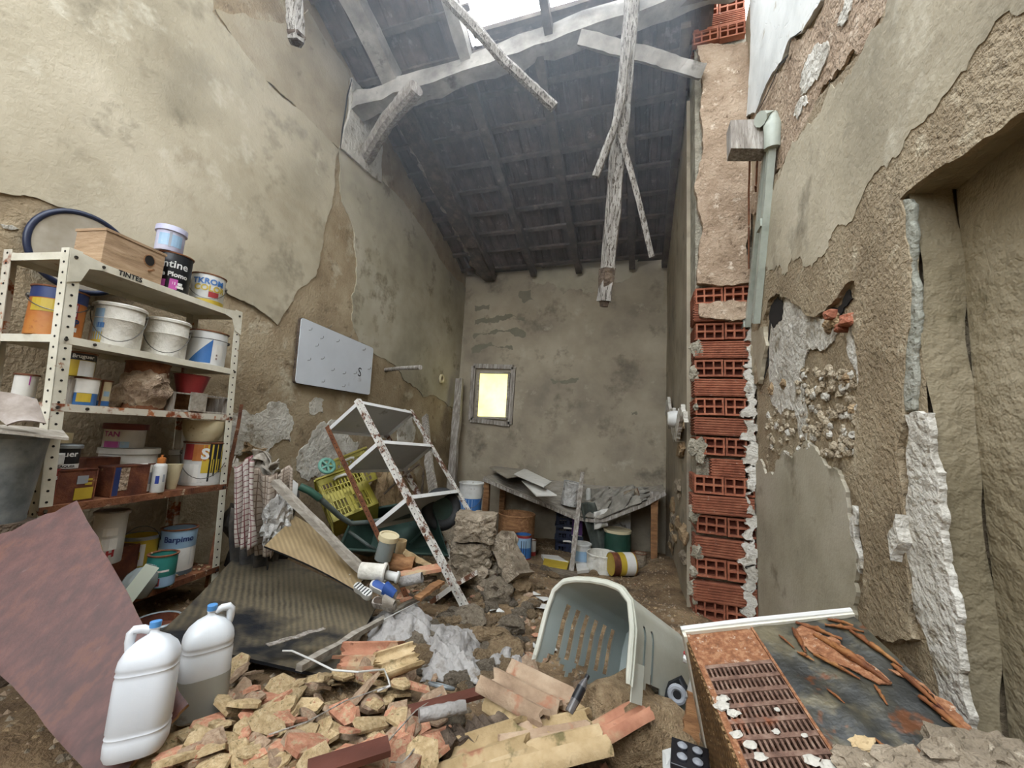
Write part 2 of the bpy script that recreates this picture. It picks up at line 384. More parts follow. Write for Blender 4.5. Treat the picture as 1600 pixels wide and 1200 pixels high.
slab('plaster_coat', wall_left, LW, [(528, 232), (590, 280), (640, 330), (690, 410), (727, 450), (722, 560), (710, 640), (660, 620), (600, 560), (560, 535), (548, 500), (556, 430), (552, 360), (530, 300)], .0125, m_pale2, k=.2, label='smooth grey plaster next to the back corner')
slab('plaster_coat', wall_left, LW, [(335, 15), (480, 15), (545, 120), (530, 235), (470, 176), (398, 112)], .012, m_tan, k=.2, label='tan plaster strip under the eaves')
slab('limewash_patch', wall_left, LW, [(546, 122), (575, 150), (592, 180), (592, 286), (558, 258), (528, 232)], .036, m_white, k=.1, label='white limewashed niche under the beam')
slab('limewash_patch', wall_left, LW, [(352, 660), (380, 640), (432, 628), (455, 650), (452, 690), (420, 700), (412, 720), (372, 712), (350, 690)], .012, m_white)
slab('limewash_patch', wall_left, LW, [(470, 700), (500, 660), (535, 668), (560, 690), (548, 720), (520, 745), (480, 752), (462, 735)], .012, m_white)
slab('limewash_patch', wall_left, LW, [(610, 660), (640, 645), (648, 670), (640, 700), (618, 705)], .012, m_white)
slab('limewash_patch', wall_left, LW, [(482, 628), (505, 625), (504, 645), (485, 648)], .01, m_white)
slab('limewash_patch', wall_left, LW, [(0, 350), (18, 352), (28, 358), (5, 357)], .008, m_white)
slab('loose_render', wall_left, LW, [(380, 690), (412, 700), (398, 715), (375, 705)], .05, m_adobe)
# back wall
slab('plaster_coat', wall_back, BW, [(832, 440), (835, 415), (900, 405), (990, 388), (1000, 402), (988, 425), (948, 448), (905, 452), (880, 460), (858, 440)], .012, m_pale2, label='pale torn plaster under the roof')
slab('plaster_coat', wall_back, BW, [(740, 470), (1030, 440), (1040, 720), (1038, 880), (980, 880), (790, 880), (742, 720), (730, 700), (726, 560)], .008, m_back, k=.05)
for q in ([(742, 500), (820, 496), (822, 502), (742, 508)], [(740, 522), (780, 518), (822, 520), (822, 526), (741, 530)], [(742, 478), (766, 476), (764, 484), (742, 486)], [(736, 545), (800, 540), (802, 547), (738, 553)], [(812, 455), (830, 453), (836, 470), (818, 474)], [(860, 592), (905, 588), (900, 598), (864, 600)]):
    slab('damp_stain', wall_back, BW, q, .0085, m_mold, k=.4, step=.02)
slab('damp_stain', wall_back, BW, [(986, 644), (995, 643), (996, 648), (987, 649)], .012, m_mold)
# right wall
slab('plaster_coat', wall_right, RW, [(1900, -330), (1520, -330), (1392, 20), (1352, 85), (1306, 128), (1262, 200), (1226, 262), (1203, 290), (1190, 340), (1180, 420), (1178, 520), (1184, 600), (1192, 596), (1198, 500), (1206, 470), (1220, 458), (1240, 466), (1262, 486), (1288, 490), (1306, 476), (1330, 446), (1346, 438), (1348, 470), (1342, 520), (1350, 620), (1346, 716), (1330, 740), (1350, 780), (1362, 880), (1370, 1000), (1440, 1000), (1428, 860), (1424, 640), (1420, 310), (1500, 252), (1600, 184), (1900, 22)], .022, m_earthwall, k=.2, label='rough brown render around the fallen patch')
slab('plaster_coat', wall_right, RW, [(1900, -330), (1530, -330), (1398, 20), (1356, 85), (1310, 130), (1266, 202), (1230, 264), (1206, 292), (1194, 340), (1186, 420), (1190, 440), (1230, 430), (1262, 405), (1300, 395), (1330, 350), (1362, 300), (1400, 262), (1440, 200), (1500, 140), (1560, 60), (1640, 0), (1900, -120)], .003, m_pale, k=.5, base=.022, label='paler skim plaster on the upper right wall')
slab('limewash_patch', wall_right, RW, [(1166, -330), (1420, -330), (1292, 0), (1262, 48), (1240, 62), (1228, 95), (1210, 120), (1186, 176), (1172, 182)], .026, m_bluewhite, k=.14, label='cracked bluish limewash beside the pier')
slab('earth_mortar_band', wall_right, RW, [(1420, -330), (1520, -330), (1396, 15), (1352, 80), (1305, 124), (1262, 196), (1222, 262), (1200, 288), (1186, 330), (1176, 330), (1176, 200), (1212, 118), (1240, 64), (1296, -8)], .013, m_band, label='diagonal band of bare earth mortar')
for q in ([(1256, 130), (1296, 66), (1302, 78), (1290, 110), (1268, 140), (1258, 148)], [(1316, 38), (1328, -10), (1340, -10), (1336, 15), (1326, 38)], [(1246, 180), (1262, 150), (1268, 160), (1252, 186)]):
    slab('limewash_patch', wall_right, RW, q, .006, m_white, base=.013)
slab('plaster_coat', wall_right, RW, [(1180, 724), (1228, 704), (1292, 722), (1326, 762), (1338, 826), (1346, 890), (1340, 985), (1180, 985)], .014, m_pale2, label='lower grey plaster patch')
slab('plaster_coat', wall_right, RW, [(1176, 520), (1200, 510), (1204, 540), (1192, 600), (1186, 560), (1176, 600)], .025, m_pale, k=.2)
slab('limewash_patch', wall_right, RW, [(1203, 610), (1201, 540), (1206, 502), (1222, 478), (1240, 466), (1262, 490), (1290, 500), (1320, 505), (1312, 520), (1292, 545), (1262, 552), (1250, 590), (1262, 640), (1262, 690), (1250, 680), (1242, 640), (1222, 648)], .006, m_white, k=.35, label='white lime behind the fallen plaster')
slab('limewash_patch', wall_right, RW, [(1332, 510), (1342, 505), (1348, 560), (1356, 625), (1348, 620), (1338, 570)], .014, m_white)
slab('limewash_patch', wall_right, RW, [(1340, 790), (1350, 800), (1358, 890), (1352, 898), (1344, 850)], .02, m_white)
slab('limewash_patch', wall_right, RW, [(1424, 648), (1462, 645), (1466, 700), (1480, 780), (1488, 880), (1510, 960), (1516, 1040), (1530, 1120), (1530, 1200), (1500, 1200), (1470, 1040), (1442, 960), (1436, 900), (1424, 870), (1422, 800), (1427, 720)], .018, m_white, k=.3, step=.015, label='thick white render beside the recess')
slab('limewash_patch', wall_right, RW, [(1418, 840), (1432, 806), (1438, 850), (1424, 880)], .05, m_white, k=.2)
slab('cement_edge', wall_right, RW, [(1420, 310), (1438, 318), (1436, 420), (1444, 520), (1440, 640), (1425, 645), (1424, 520), (1428, 420)], .018, m_greyedge, k=.2, label='grey cement edging of the recess')
# stones bedded in the broken area of the right wall
for k in range(250):
    x = random.uniform(1198, 1344); y = random.uniform(575, 712)
    if y < 640 and x < 1245: continue
    p = onX(x, y, XR-.004); s = random.uniform(.015, .042)
    o = put('stone', MB().lump(p, (s*.6, s*1.3, s), amp=.5, sub=2, seed=k, boxy=.3), m_wallrub if k % 4 else m_white, parent=wall_right)
for x, y, s in ((1208, 608, .11), (1228, 600, .09), (1310, 500, .10), (1300, 512, .08), (1338, 640, .06), (1330, 590, .07), (1298, 505, .07)):
    put('stone', MB().lump(onX(x, y, XR+.005), (.05, s, s*.8), amp=.3, seed=x), m_adobe, parent=wall_right)
for x, y, s in ((1328, 500, .06), (1318, 512, .045), (1300, 492, .05)):
    put('brick_shard', MB().lump(onX(x, y, XR-.02), (.06, s, s*.8), amp=.2, seed=y, boxy=.5), m_brick, parent=wall_right)
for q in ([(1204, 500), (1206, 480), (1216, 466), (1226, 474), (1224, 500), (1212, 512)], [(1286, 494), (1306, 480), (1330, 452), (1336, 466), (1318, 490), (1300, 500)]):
    slab('void_shade', wall_right, RW, q, .004, m_holeshade, k=.4, base=.004)  # raised dark slabs; the shade of a deep void is put into their colour
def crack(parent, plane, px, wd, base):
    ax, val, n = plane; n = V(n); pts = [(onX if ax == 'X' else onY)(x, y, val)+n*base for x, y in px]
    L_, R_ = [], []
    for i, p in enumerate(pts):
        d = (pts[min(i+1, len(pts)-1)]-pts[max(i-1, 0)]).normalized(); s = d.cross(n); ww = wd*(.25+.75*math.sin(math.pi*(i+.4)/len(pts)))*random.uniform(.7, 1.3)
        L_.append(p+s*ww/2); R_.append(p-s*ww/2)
    put('crack', MB().poly(L_+R_[::-1], n*.002), m_holeshade, parent=parent)  # raised dark strip; the shade in the gap is its colour
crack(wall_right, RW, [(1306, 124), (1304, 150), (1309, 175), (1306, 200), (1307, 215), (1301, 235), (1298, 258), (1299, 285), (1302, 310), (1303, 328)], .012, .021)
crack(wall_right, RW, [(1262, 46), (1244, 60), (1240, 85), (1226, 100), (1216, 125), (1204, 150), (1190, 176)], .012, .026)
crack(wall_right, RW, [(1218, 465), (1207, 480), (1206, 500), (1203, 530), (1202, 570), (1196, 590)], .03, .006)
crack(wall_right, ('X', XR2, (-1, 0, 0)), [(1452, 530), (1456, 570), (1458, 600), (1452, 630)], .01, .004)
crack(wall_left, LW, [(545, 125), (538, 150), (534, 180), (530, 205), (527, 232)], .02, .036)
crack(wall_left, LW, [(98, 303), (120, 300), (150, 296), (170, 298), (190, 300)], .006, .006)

# ------------------------------------------------------------------ the brick pier: end of the cross wall
mb = MB(); mb.hexa((XN+.02, YP+.05, 0), (XR-XN+.1, 0, 0), (0, .6, 0), (0, 0, 4.9)); mb.rough(.01, 3)
pier = struct('wall_pier', mb, m_mortar)
BW2, BH, BL = .19, .125, .30
def brick_header():
    m = MB(); w_, h, d, t = BW2, BH, BL, .014
    m.box((0, d/2+.05, 0), (w_, d-.1, h)); m.mi = 0
    for z in (-h/2+t/2, 0, h/2-t/2): m.box((0, .025, z), (w_, .05, t))
    for x in (-w_/2+t/2, -w_/6, w_/6, w_/2-t/2): m.box((x, .025, 0), (t*.8, .0498, h-.001))
    m.mi = 1; m.box((0, .049, 0), (w_-.01, .004, h-.01))
    for j in range(6):
        for sx in (-1, 1): m.mi = 0; m.box((sx*(w_/2+.002), .17, -h/2+.015+j*h/6.2), (.006, .25, .009))
    return m.mesh('brick', [m_brick, m_brickin])
def brick_stretcher(L_=.385):
    m = MB(); h = BH; m.box((0, .10, 0), (L_, .19, h))
    for j in range(7): m.box((0, .005, -h/2+.013+j*h/7.1), (L_, .014, .009))
    for j in range(6): m.box((-L_/2-.003, .10, -h/2+.015+j*h/6.2), (.008, .19, .009))
    return m.mesh('brick', [m_brick, m_brickin])
me_h, me_s, me_s2 = brick_header(), brick_stretcher(), brick_stretcher(.21)
def addbrick(me, x, y, z, rz=0):
    o = bpy.data.objects.new('brick', me); COL.objects.link(o); o.parent = pier; o.location = (x, y, z); o.rotation_euler = (random.uniform(-.02, .02), random.uniform(-.02, .02), rz+random.uniform(-.015, .015)); return o
courses = [('h', 462), ('s', 490), ('h', 518), ('s', 547), ('h', 576), ('s', 606), ('h', 636), ('s', 667), ('h', 698), ('t', 731), ('h', 759), ('s', 790), ('h', 822), ('s', 857), ('h', 890), ('s', 927), ('h', 955), ('s', 985)]
for kind, py in courses:
    z = onY(1130, py, YP).z; j = random.uniform(-.012, .012)
    if kind == 'h':
        addbrick(me_h, XN+.105+j, YP-.02+j, z); addbrick(me_h, XN+.30+j, YP-.02, z)
    elif kind == 's': addbrick(me_s, XN+.195+j, YP-.03+j, z)
    else: addbrick(me_s2, XN+.22, YP-.03, z)
for kind, py in (('h', 66), ('h', 52), ('s', 36), ('h', 14), ('s', -10)):
    z = onY(1130, py, YP).z
    if py == 66: continue
    if kind == 'h': addbrick(me_h, XN+.10, YP-.02, z); addbrick(me_h, XN+.295, YP-.02, z)
    else: addbrick(me_s, XN+.20, YP-.02, z)
# mortar smears and the plaster that still covers the middle of the pier
slab('pier_render', pier, PW, [(1088, 80), (1170, 72), (1173, 200), (1172, 330), (1170, 445), (1120, 450), (1088, 446), (1084, 300), (1092, 180)], .05, m_band, k=.16, label='earth render left on the pier')
slab('pier_render', pier, PW, [(1090, 478), (1120, 474), (1165, 476), (1166, 500), (1120, 502), (1092, 498)], .06, m_band, k=.2)
for ya in range(505, 960, 38):
    x = random.uniform(1157, 1166); slab('mortar_smear', pier, PW, [(x, ya), (1176, ya-6), (1177, ya+34), (x+random.uniform(-8, 6), ya+30), (x+6, ya+16)], .045, m_white, k=.6, step=.02)
for k in range(16):
    x = random.uniform(1082, 1096); y = random.uniform(500, 960)
    s = random.uniform(.04, .10)
    put('mortar_lump', MB().lump(onY(x, y, YP-.005), (s*.9, .05, s*1.3), amp=.6, sub=2, seed=k), m_white if x > 1150 else m_mortar, parent=pier)
slab('plaster_coat', wall_right, RW, [(1172, 960), (1172, 520), (1182, 540), (1180, 650), (1184, 760), (1178, 860), (1184, 960)], .03, m_tan, k=.3)
# broken cavity in the nook wall
NW = ('X', XN-.035, (-1, 0, 0))
for k in range(46):
    t = random.random(); y = 640+230*t; x = 1062+random.uniform(-10, 20)+8*math.sin(t*5)
    p = onX(x, y, XN-.02)
    if not (YN+.1 < p.y < YB): continue
    s = random.uniform(.10, .22); put('stone', MB().lump(p, (.07, s*1.8, s*.8), amp=.5, sub=2, seed=k+50, boxy=.2), m_adobe if k % 2 else m_conc, parent=wall_nook)

# ------------------------------------------------------------------ the roof: tiles on battens on rafters
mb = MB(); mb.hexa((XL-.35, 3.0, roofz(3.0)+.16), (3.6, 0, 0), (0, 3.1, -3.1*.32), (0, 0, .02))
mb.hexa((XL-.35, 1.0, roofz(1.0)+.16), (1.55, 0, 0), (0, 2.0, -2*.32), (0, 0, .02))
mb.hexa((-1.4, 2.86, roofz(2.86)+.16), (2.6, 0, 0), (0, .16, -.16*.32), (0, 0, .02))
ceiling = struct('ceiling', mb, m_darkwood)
sl = math.atan(.32)
def tilemesh(w_=.235, l=.40):
    pr = [(-.5, 0), (-.46, .022), (-.38, .024), (-.34, .004), (-.1, -.004), (-.06, .016), (.06, .016), (.1, -.004), (.34, .004), (.38, .02), (.5, .02)]
    m = MB(); n = len(pr)
    def f(u, v): k = int(round(u*(n-1))); return (pr[k][0]*w_, (v-.5)*l, pr[k][1])
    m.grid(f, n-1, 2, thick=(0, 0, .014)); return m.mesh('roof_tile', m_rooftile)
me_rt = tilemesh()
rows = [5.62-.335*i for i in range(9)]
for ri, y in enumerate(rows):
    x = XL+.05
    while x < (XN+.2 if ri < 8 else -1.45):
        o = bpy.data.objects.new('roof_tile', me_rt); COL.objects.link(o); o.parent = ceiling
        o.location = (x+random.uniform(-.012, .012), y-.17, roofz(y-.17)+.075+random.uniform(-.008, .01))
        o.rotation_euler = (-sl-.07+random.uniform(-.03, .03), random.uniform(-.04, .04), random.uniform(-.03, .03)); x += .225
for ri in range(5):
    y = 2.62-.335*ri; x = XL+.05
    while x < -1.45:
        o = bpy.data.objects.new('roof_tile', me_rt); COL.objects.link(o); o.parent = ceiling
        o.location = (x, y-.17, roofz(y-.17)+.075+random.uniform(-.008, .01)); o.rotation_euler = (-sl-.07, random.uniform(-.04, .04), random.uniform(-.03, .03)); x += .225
for y in rows+[2.62-.335*i for i in range(5)]:
    x1 = XN+.25 if y > 2.7 else -1.42
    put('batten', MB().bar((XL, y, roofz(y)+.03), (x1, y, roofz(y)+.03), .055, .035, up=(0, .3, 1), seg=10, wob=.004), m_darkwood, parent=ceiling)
def rafter(x, y0, y1, wd, ht, m=m_darkwood, wob=.006, seg=10, dx=0):
    return put('rafter', MB().bar((x, y0, roofz(y0)-ht/2+.01), (x+dx, y1, roofz(y1)-ht/2+.01), wd, ht, seg=seg, wob=wob), m, parent=ceiling)
for x in (-1.6, -.90, -.13): rafter(x, 5.72, 3.0, .085, .10)
rafter(.32, 5.72, 3.05, .08, .10)
put('rafter', MB().bar((-2.34, 5.74, roofz(5.74)-.06), (-2.40, 3.0, roofz(3)-.06), .20, .13, seg=22, wob=.022), m_rotwood, parent=ceiling)
put('rafter', MB().bar((-2.22, 5.6, roofz(5.6)-.05), (-2.28, 3.0, roofz(3)-.05), .03, .12, seg=6), m_darkwood, parent=ceiling)
for k in range(26):
    y = 5.6-.1*k; put('mortar_lump', MB().lump((-2.46+random.uniform(-.04, .04), y, roofz(y)-.03), (.14, .14, .12), amp=.4, sub=2, seed=k), m_conc, parent=ceiling)
rafter(-2.35, 2.9, 1.2, .17, .14, m_beamwood); rafter(-1.55, 2.9, 1.1, .10, .10, m_beamwood)
# open bay: bare battens across the hole
for y, x1 in ((2.80, XR-.02),):
    put('batten', MB().bar((-1.45, y, roofz(y)+.03), (x1, y, roofz(y)+.03), .05, .04, seg=8, wob=.006), m_darkwood, parent=ceiling)
put('rafter', MB().bar((-.78, 2.9, roofz(2.9)-.02), (-.78, 2.45, roofz(2.45)-.02), .07, .09), m_darkwood, parent=ceiling)
put('rafter', MB().bar((-.08, 2.9, roofz(2.9)-.02), (-.08, 2.2, roofz(2.2)-.02), .07, .09), m_darkwood, parent=ceiling)
# main beam
bl, br = V((XL-.1, 2.98, roofz(2.98)-.02)), V((XR-.1, 2.98, roofz(2.98)-.02))
mb = MB(); mb.bar((XL-.04, 2.95, 4.70), (XR-.03, 2.95, 5.06), .17, .16, seg=26, wob=.012)
thing('main_beam', 'long pale roof beam spanning from left wall to brick pier', 'beam', [part('timber', mb, m_beamwood)])
# windows: the yellow pane in the back wall
yb = YB-.02
mb = MB(); q = [onY(x, y, yb) for x, y in ((741, 572), (803, 574), (797, 663), (736, 656))]
for a, b in zip(q, q[1:]+q[:1]): mb.bar(a, b, .07, .06, up=(0, -1, 0))
win = struct('window_1', mb, m_oldwood)
q2 = [onY(x, y, yb-.01) for x, y in ((749, 582), (796, 583), (792, 654), (745, 652))]
mbp = MB().poly(q2, V((0, -.006, 0))); 
m_pane = mat('yellow_pane', ['#e9e08a', '#f3edb0'], 2, rough=.4, bump=0, emit=1.1)
put('pane', mbp, m_pane, parent=win)
mb = MB()
for a, b in zip(q2, q2[1:]+q2[:1]): mb.bar(a+V((0, -.005, 0)), b+V((0, -.005, 0)), .035, .04, up=(0, -1, 0))
put('sash', mb, m_greyboard, parent=win)
# ------------------------------------------------------------------ lettering and cans
_txt = {}
def textmesh(s, size, bold=.0):
    k = (s, bold)
    if k not in _txt:
        cu = bpy.data.curves.new('lettering', 'FONT'); cu.body = s; cu.size = 1; cu.align_x = 'CENTER'; cu.align_y = 'CENTER'; cu.offset = bold; cu.resolution_u = 3
        ob = bpy.data.objects.new('lettering', cu); COL.objects.link(ob); dg = bpy.context.evaluated_depsgraph_get(); me = ob.evaluated_get(dg).to_mesh()
        _txt[k] = ([v.co.copy() for v in me.vertices], [tuple(p.vertices) for p in me.polygons])
        ob.evaluated_get(dg).to_mesh_clear(); bpy.data.objects.remove(ob); bpy.data.curves.remove(cu)
    vs, fs = _txt[k]; return [v*size for v in vs], fs
def face_cam(p):
    """frame standing at p whose local -Y looks towards the middle of the room's open end"""
    d = CAM-V(p); a = math.atan2(d.y, d.x)+math.pi/2
    return Matrix.Translation(V(p)) @ Matrix.Rotation(a, 4, 'Z')
def cylpatch(T, rf, a0, a1, z0, z1, eps=.0012, n=10):
    """curved print on the side of a can; angles in degrees, 0 = front, + = right"""
    mb = MB(T)
    def f(u, v):
        a = R(a0+(a1-a0)*u); z = z0+(z1-z0)*v; r = rf(z)+eps; return (r*math.sin(a), -r*math.cos(a), z)
    return mb.grid(f, n, 3)
def tripatch(T, rf, a0, a1, z0, z1, eps=.0012):
    mb = MB(T)
    def f(u, v):
        a = R(a1-(a1-a0)*u*(1-v)); z = z0+(z1-z0)*v; r = rf(z)+eps; return (r*math.sin(a), -r*math.cos(a), z)
    return mb.grid(f, 8, 8)
def cyltext(T, rf, s, ang, z, size, bold=.0, eps=.0025, slant=0):
    vs, fs = textmesh(s, size, bold); mb = MB(T); q = []
    for v in vs:
        zz = z+v.y+slant*v.x; r = rf(zz)+eps; a = R(ang)+v.x/r; q.append((r*math.sin(a), -r*math.cos(a), zz))
    return mb.add(q, fs)
def flattext(T, s, size, bold=0): 
    vs, fs = textmesh(s, size, bold); return MB(T).add(vs, fs)
k_white = mat('pail_white_plastic', ['#aaa8a1', '#bfbeb9', '#cac9c5'], 6, rough=.45, bump=.08, spots=[('#8f8878', 9, .63, .72)])
k_plaster = mat('pail_plaster_crusted', ['#b3aea2', '#c9c5ba', '#d3d0c8'], 12, rough=.8, bump=.6, bs=40, spots=[('#8d806a', 7, .62, .7)])
k_tinwhite = mat('tin_white', ['#bdbdb9', '#cfcfcc'], 6, rough=.4, bump=.05, spots=[('#8a7f70', 10, .66, .73)])
k_black = mat('print_black', ['#17181b', '#202226'], 6, rough=.4, bump=.04, spots=[('#5b5a58', 20, .7, .76)])
k_navy = mat('print_navy', ['#1c2a55', '#273766'], 6, rough=.45, bump=.04, spots=[('#6a675f', 14, .67, .74)])
k_orange = mat('print_orange', ['#8f4f22', '#a5642c', '#ad7438'], 7, rough=.5, bump=.05, spots=[('#7a4020', 8, .63, .7)])
k_yellow = mat('print_yellow', ['#a88f2c', '#b9a038'], 6, rough=.45, bump=.04, spots=[('#8c7430', 9, .65, .72)])
k_blue = mat('print_blue', ['#2d5a92', '#3b6ba3'], 6, rough=.45, bump=.04, spots=[('#8b9296', 16, .68, .74)])
k_lblue = mat('print_light_blue', ['#7f9bb4', '#93aec4'], 5, rough=.45, bump=.04, spots=[('#a9b2b5', 10, .62, .7)])
k_red = mat('print_red', ['#82262a', '#953433'], 6, rough=.45, bump=.04, spots=[('#5e1d1b', 9, .64, .72)])
k_magenta = flat('print_magenta', '#a5488c', .45)
k_lilac = mat('lilac_plastic', ['#9c9bb5', '#b3b3c8', '#bfc0d0'], 5, rough=.45, bump=.05)
k_teal = mat('print_teal', ['#2c756e', '#3a877e'], 6, rough=.45, bump=.04, spots=[('#9eb5ae', 14, .66, .72)])
k_green = mat('dark_green_plastic', ['#1f3b30', '#2b4d3f'], 6, rough=.5, bump=.05)
k_cream = mat('cream_plastic', ['#b8ab89', '#c6ba9a'], 6, rough=.55, bump=.15, spots=[('#85765a', 12, .62, .7)])
k_rusttin = mat('rusted_tin', ['#3f2117', '#5a3020', '#7b4a2e'], 9, rough=.7, bump=.3, spots=[('#9b7a58', 16, .66, .72)])
k_crust = mat('dried_plaster_crust', ['#6f5a49', '#94806b', '#b09e89'], 14, rough=.95, bump=1, bs=60, spots=[('#3a2a22', 8, .60, .66)], bdist=.02)
k_grey = flat('print_grey', '#8a8d92', .5)
k_inkblue = flat('ink_blue', '#253a86', .5)
k_dark = flat('ink_dark', '#1b1a1c', .5)
k_paper = mat('paper_label', ['#c5c2ba', '#d6d3cc'], 8, rough=.7, bump=.05, spots=[('#99917f', 11, .66, .73)])

def can(name, label, T, r, h, m, r1=None, rim='tin', lid=None, handle=None, patches=(), texts=(), cat='can', group=None, bands=(), extra=(), open_top=True, ribs=()):
    """a can or pail: wall, rim, (lid), (bail), printed panels and lettering"""
    r1 = r1 or r
    rf = lambda z: r+(r1-r)*max(0, min(1, z/h))
    prof = [(0, .004), (r*.96, .004), (r*.97, 0), (r, .003)]
    for z in ribs: prof += [(rf(z-.004), z-.004), (rf(z)+.003, z), (rf(z+.004), z+.004)]
    prof += [(r1, h)]
    inn = [(r1-.004, h), (rf(h*.4)-.006, h*.35), (0, h*.34)]
    parts = []; b = MB(T).lathe(prof+inn, 28)
    subs = []
    for (a0, a1, z0, z1, pm) in patches:
        if z1 < 0: subs.append(part('printed_triangle', tripatch(T, rf, a0, a1, z0*h, -z1*h), pm)); continue
        subs.append(part('printed_panel', cylpatch(T, rf, a0, a1, z0*h, z1*h, n=max(4, int((a1-a0)/12))), pm))
    for (z0, z1, pm) in bands:
        mb = MB(T).openlathe([(rf(z0*h)+.0009, z0*h), (rf(z1*h)+.0009, z1*h)], 28); subs.append(part('printed_band', mb, pm, smooth=True))
    for tx in texts:
        s_, ang, z, size, tm = tx[:5]; bo = tx[5] if len(tx) > 5 else .02; sl_ = tx[6] if len(tx) > 6 else 0
        subs.append(part('lettering', cyltext(T, rf, s_, ang, z*h, size*h, bo, slant=sl_), tm))
    parts.append(part('body', b, m, smooth=True, subs=subs))
    if rim:
        mb = MB(T)
        if rim == 'tin': mb.lathe([(r1-.006, h-.004), (r1+.004, h-.003), (r1+.005, h+.003), (r1-.002, h+.005), (r1-.008, h)], 28)
        else: mb.lathe([(r1-.004, h-.012), (r1+.007, h-.014), (r1+.008, h-.002), (r1+.001, h+.004), (r1-.006, h)], 28)
        # ring only
        mb.f = [f for f in mb.f if len(f) == 4]; mb.m = [0]*len(mb.f)
        parts.append(part('rim', mb, {'tin': m_rust, 'steel': m_galv}.get(rim, m) if isinstance(rim, str) else rim, smooth=True))
    if lid: parts.append(part('lid', MB(T).lathe([(0, h+.006), (r1*.9, h+.006), (r1*.92, h+.012), (r1+.008, h+.012), (r1+.009, h-.016), (r1+.003, h-.018)], 28), lid, smooth=True))
    if handle:
        zh, sag, hm = handle; pts = []
        for i in range(17):
            a = R(-90+180*i/16); t = math.cos(a)
            pts.append(T @ V(((rf(zh*h)+.008)*math.sin(a), -(rf(zh*h)+.010)*math.cos(a)-.01*t, zh*h-sag*h*t)))
        parts.append(part('bail', MB().tube(pts, .0022, 6), hm, smooth=True))
        mb = MB(T)
        for sgn in (-1, 1):
            rot = Matrix.Rotation(R(90), 3, 'Y'); mb.lathe([(0, 0), (.011, 0), (.011, .008), (.004, .012), (0, .012)], 12, rot=Matrix.Rotation(R(90)*sgn, 3, 'Y'), off=(sgn*rf(zh*h), 0, zh*h))
        parts.append(part('ear', mb, hm))
    for p in extra: parts.append(p)
    return thing(name, label, cat, parts, group)

# ------------------------------------------------------------------ the cream steel shelving along the left wall
SN = V((-2.275, .93, 0)); SU = V((-2.4+2.275, 1.79-.93, 0)); SLEN = SU.length; SU.normalize(); SV = V((-SU.y, SU.x, 0)); SDEP = .36
LEAN = V((0, -.057, 1))
def sp(u, v, z): return SN+SU*u+SV*v+LEAN*z+V((0, .057*2.157, 0))
LV = [2.157, 1.807, 1.525, 1.107, .62]
def dots_angle(mb, base, du, dz, n):  # punched holes drawn as shallow dark studs
    for k in range(n): pass
def angle_post(p0, p1, a, b, wd, th=.003):
    """L-section post from p0 to p1, flanges along unit vectors a and b"""
    m = MB(); ax = p1-p0
    m.hexa(p0, a*wd, b*th, ax); m.hexa(p0, b*wd, a*th, ax); return m
def post_holes(p0, p1, a, b, wd, pitch=.045, r=.0052, out=-.0012):
    m = MB(); ax = (p1-p0); L_ = ax.length; ax = ax/L_; k = .02
    while k < L_-.01:
        for d, nn in ((a, b), (b, a)):
            c = p0+ax*k+d*(wd*.52)+nn*out
            q = [c+(d*math.cos(t)+ax*math.sin(t))*r for t in [2*math.pi*i/7 for i in range(7)]]
            m.add(q+[x-nn*out*.6 for x in q], [tuple(range(7)), tuple(range(13, 6, -1))]+[(i, (i+1) % 7, 7+(i+1) % 7, 7+i) for i in range(7)])
        k += pitch
    return m
parts = []
for u, v, du, dv in ((0, 0, 1, 1), (SLEN, 0, -1, 1), (0, SDEP, 1, -1), (SLEN, SDEP, -1, -1)):
    x, y = sp(u, v, 0).x, sp(u, v, 0).y
    p0 = sp(u, v, G(x, y)-.05); p1 = sp(u, v, 2.175)
    wd = .045
    parts.append(part('post', angle_post(p0, p1, SU*du, SV*dv, wd), m_cream if v == 0 else m_creamrust, subs=[part('holes', post_holes(p0, p1, SU*du, SV*dv, wd), m_holeshade, kind='stuff')]))
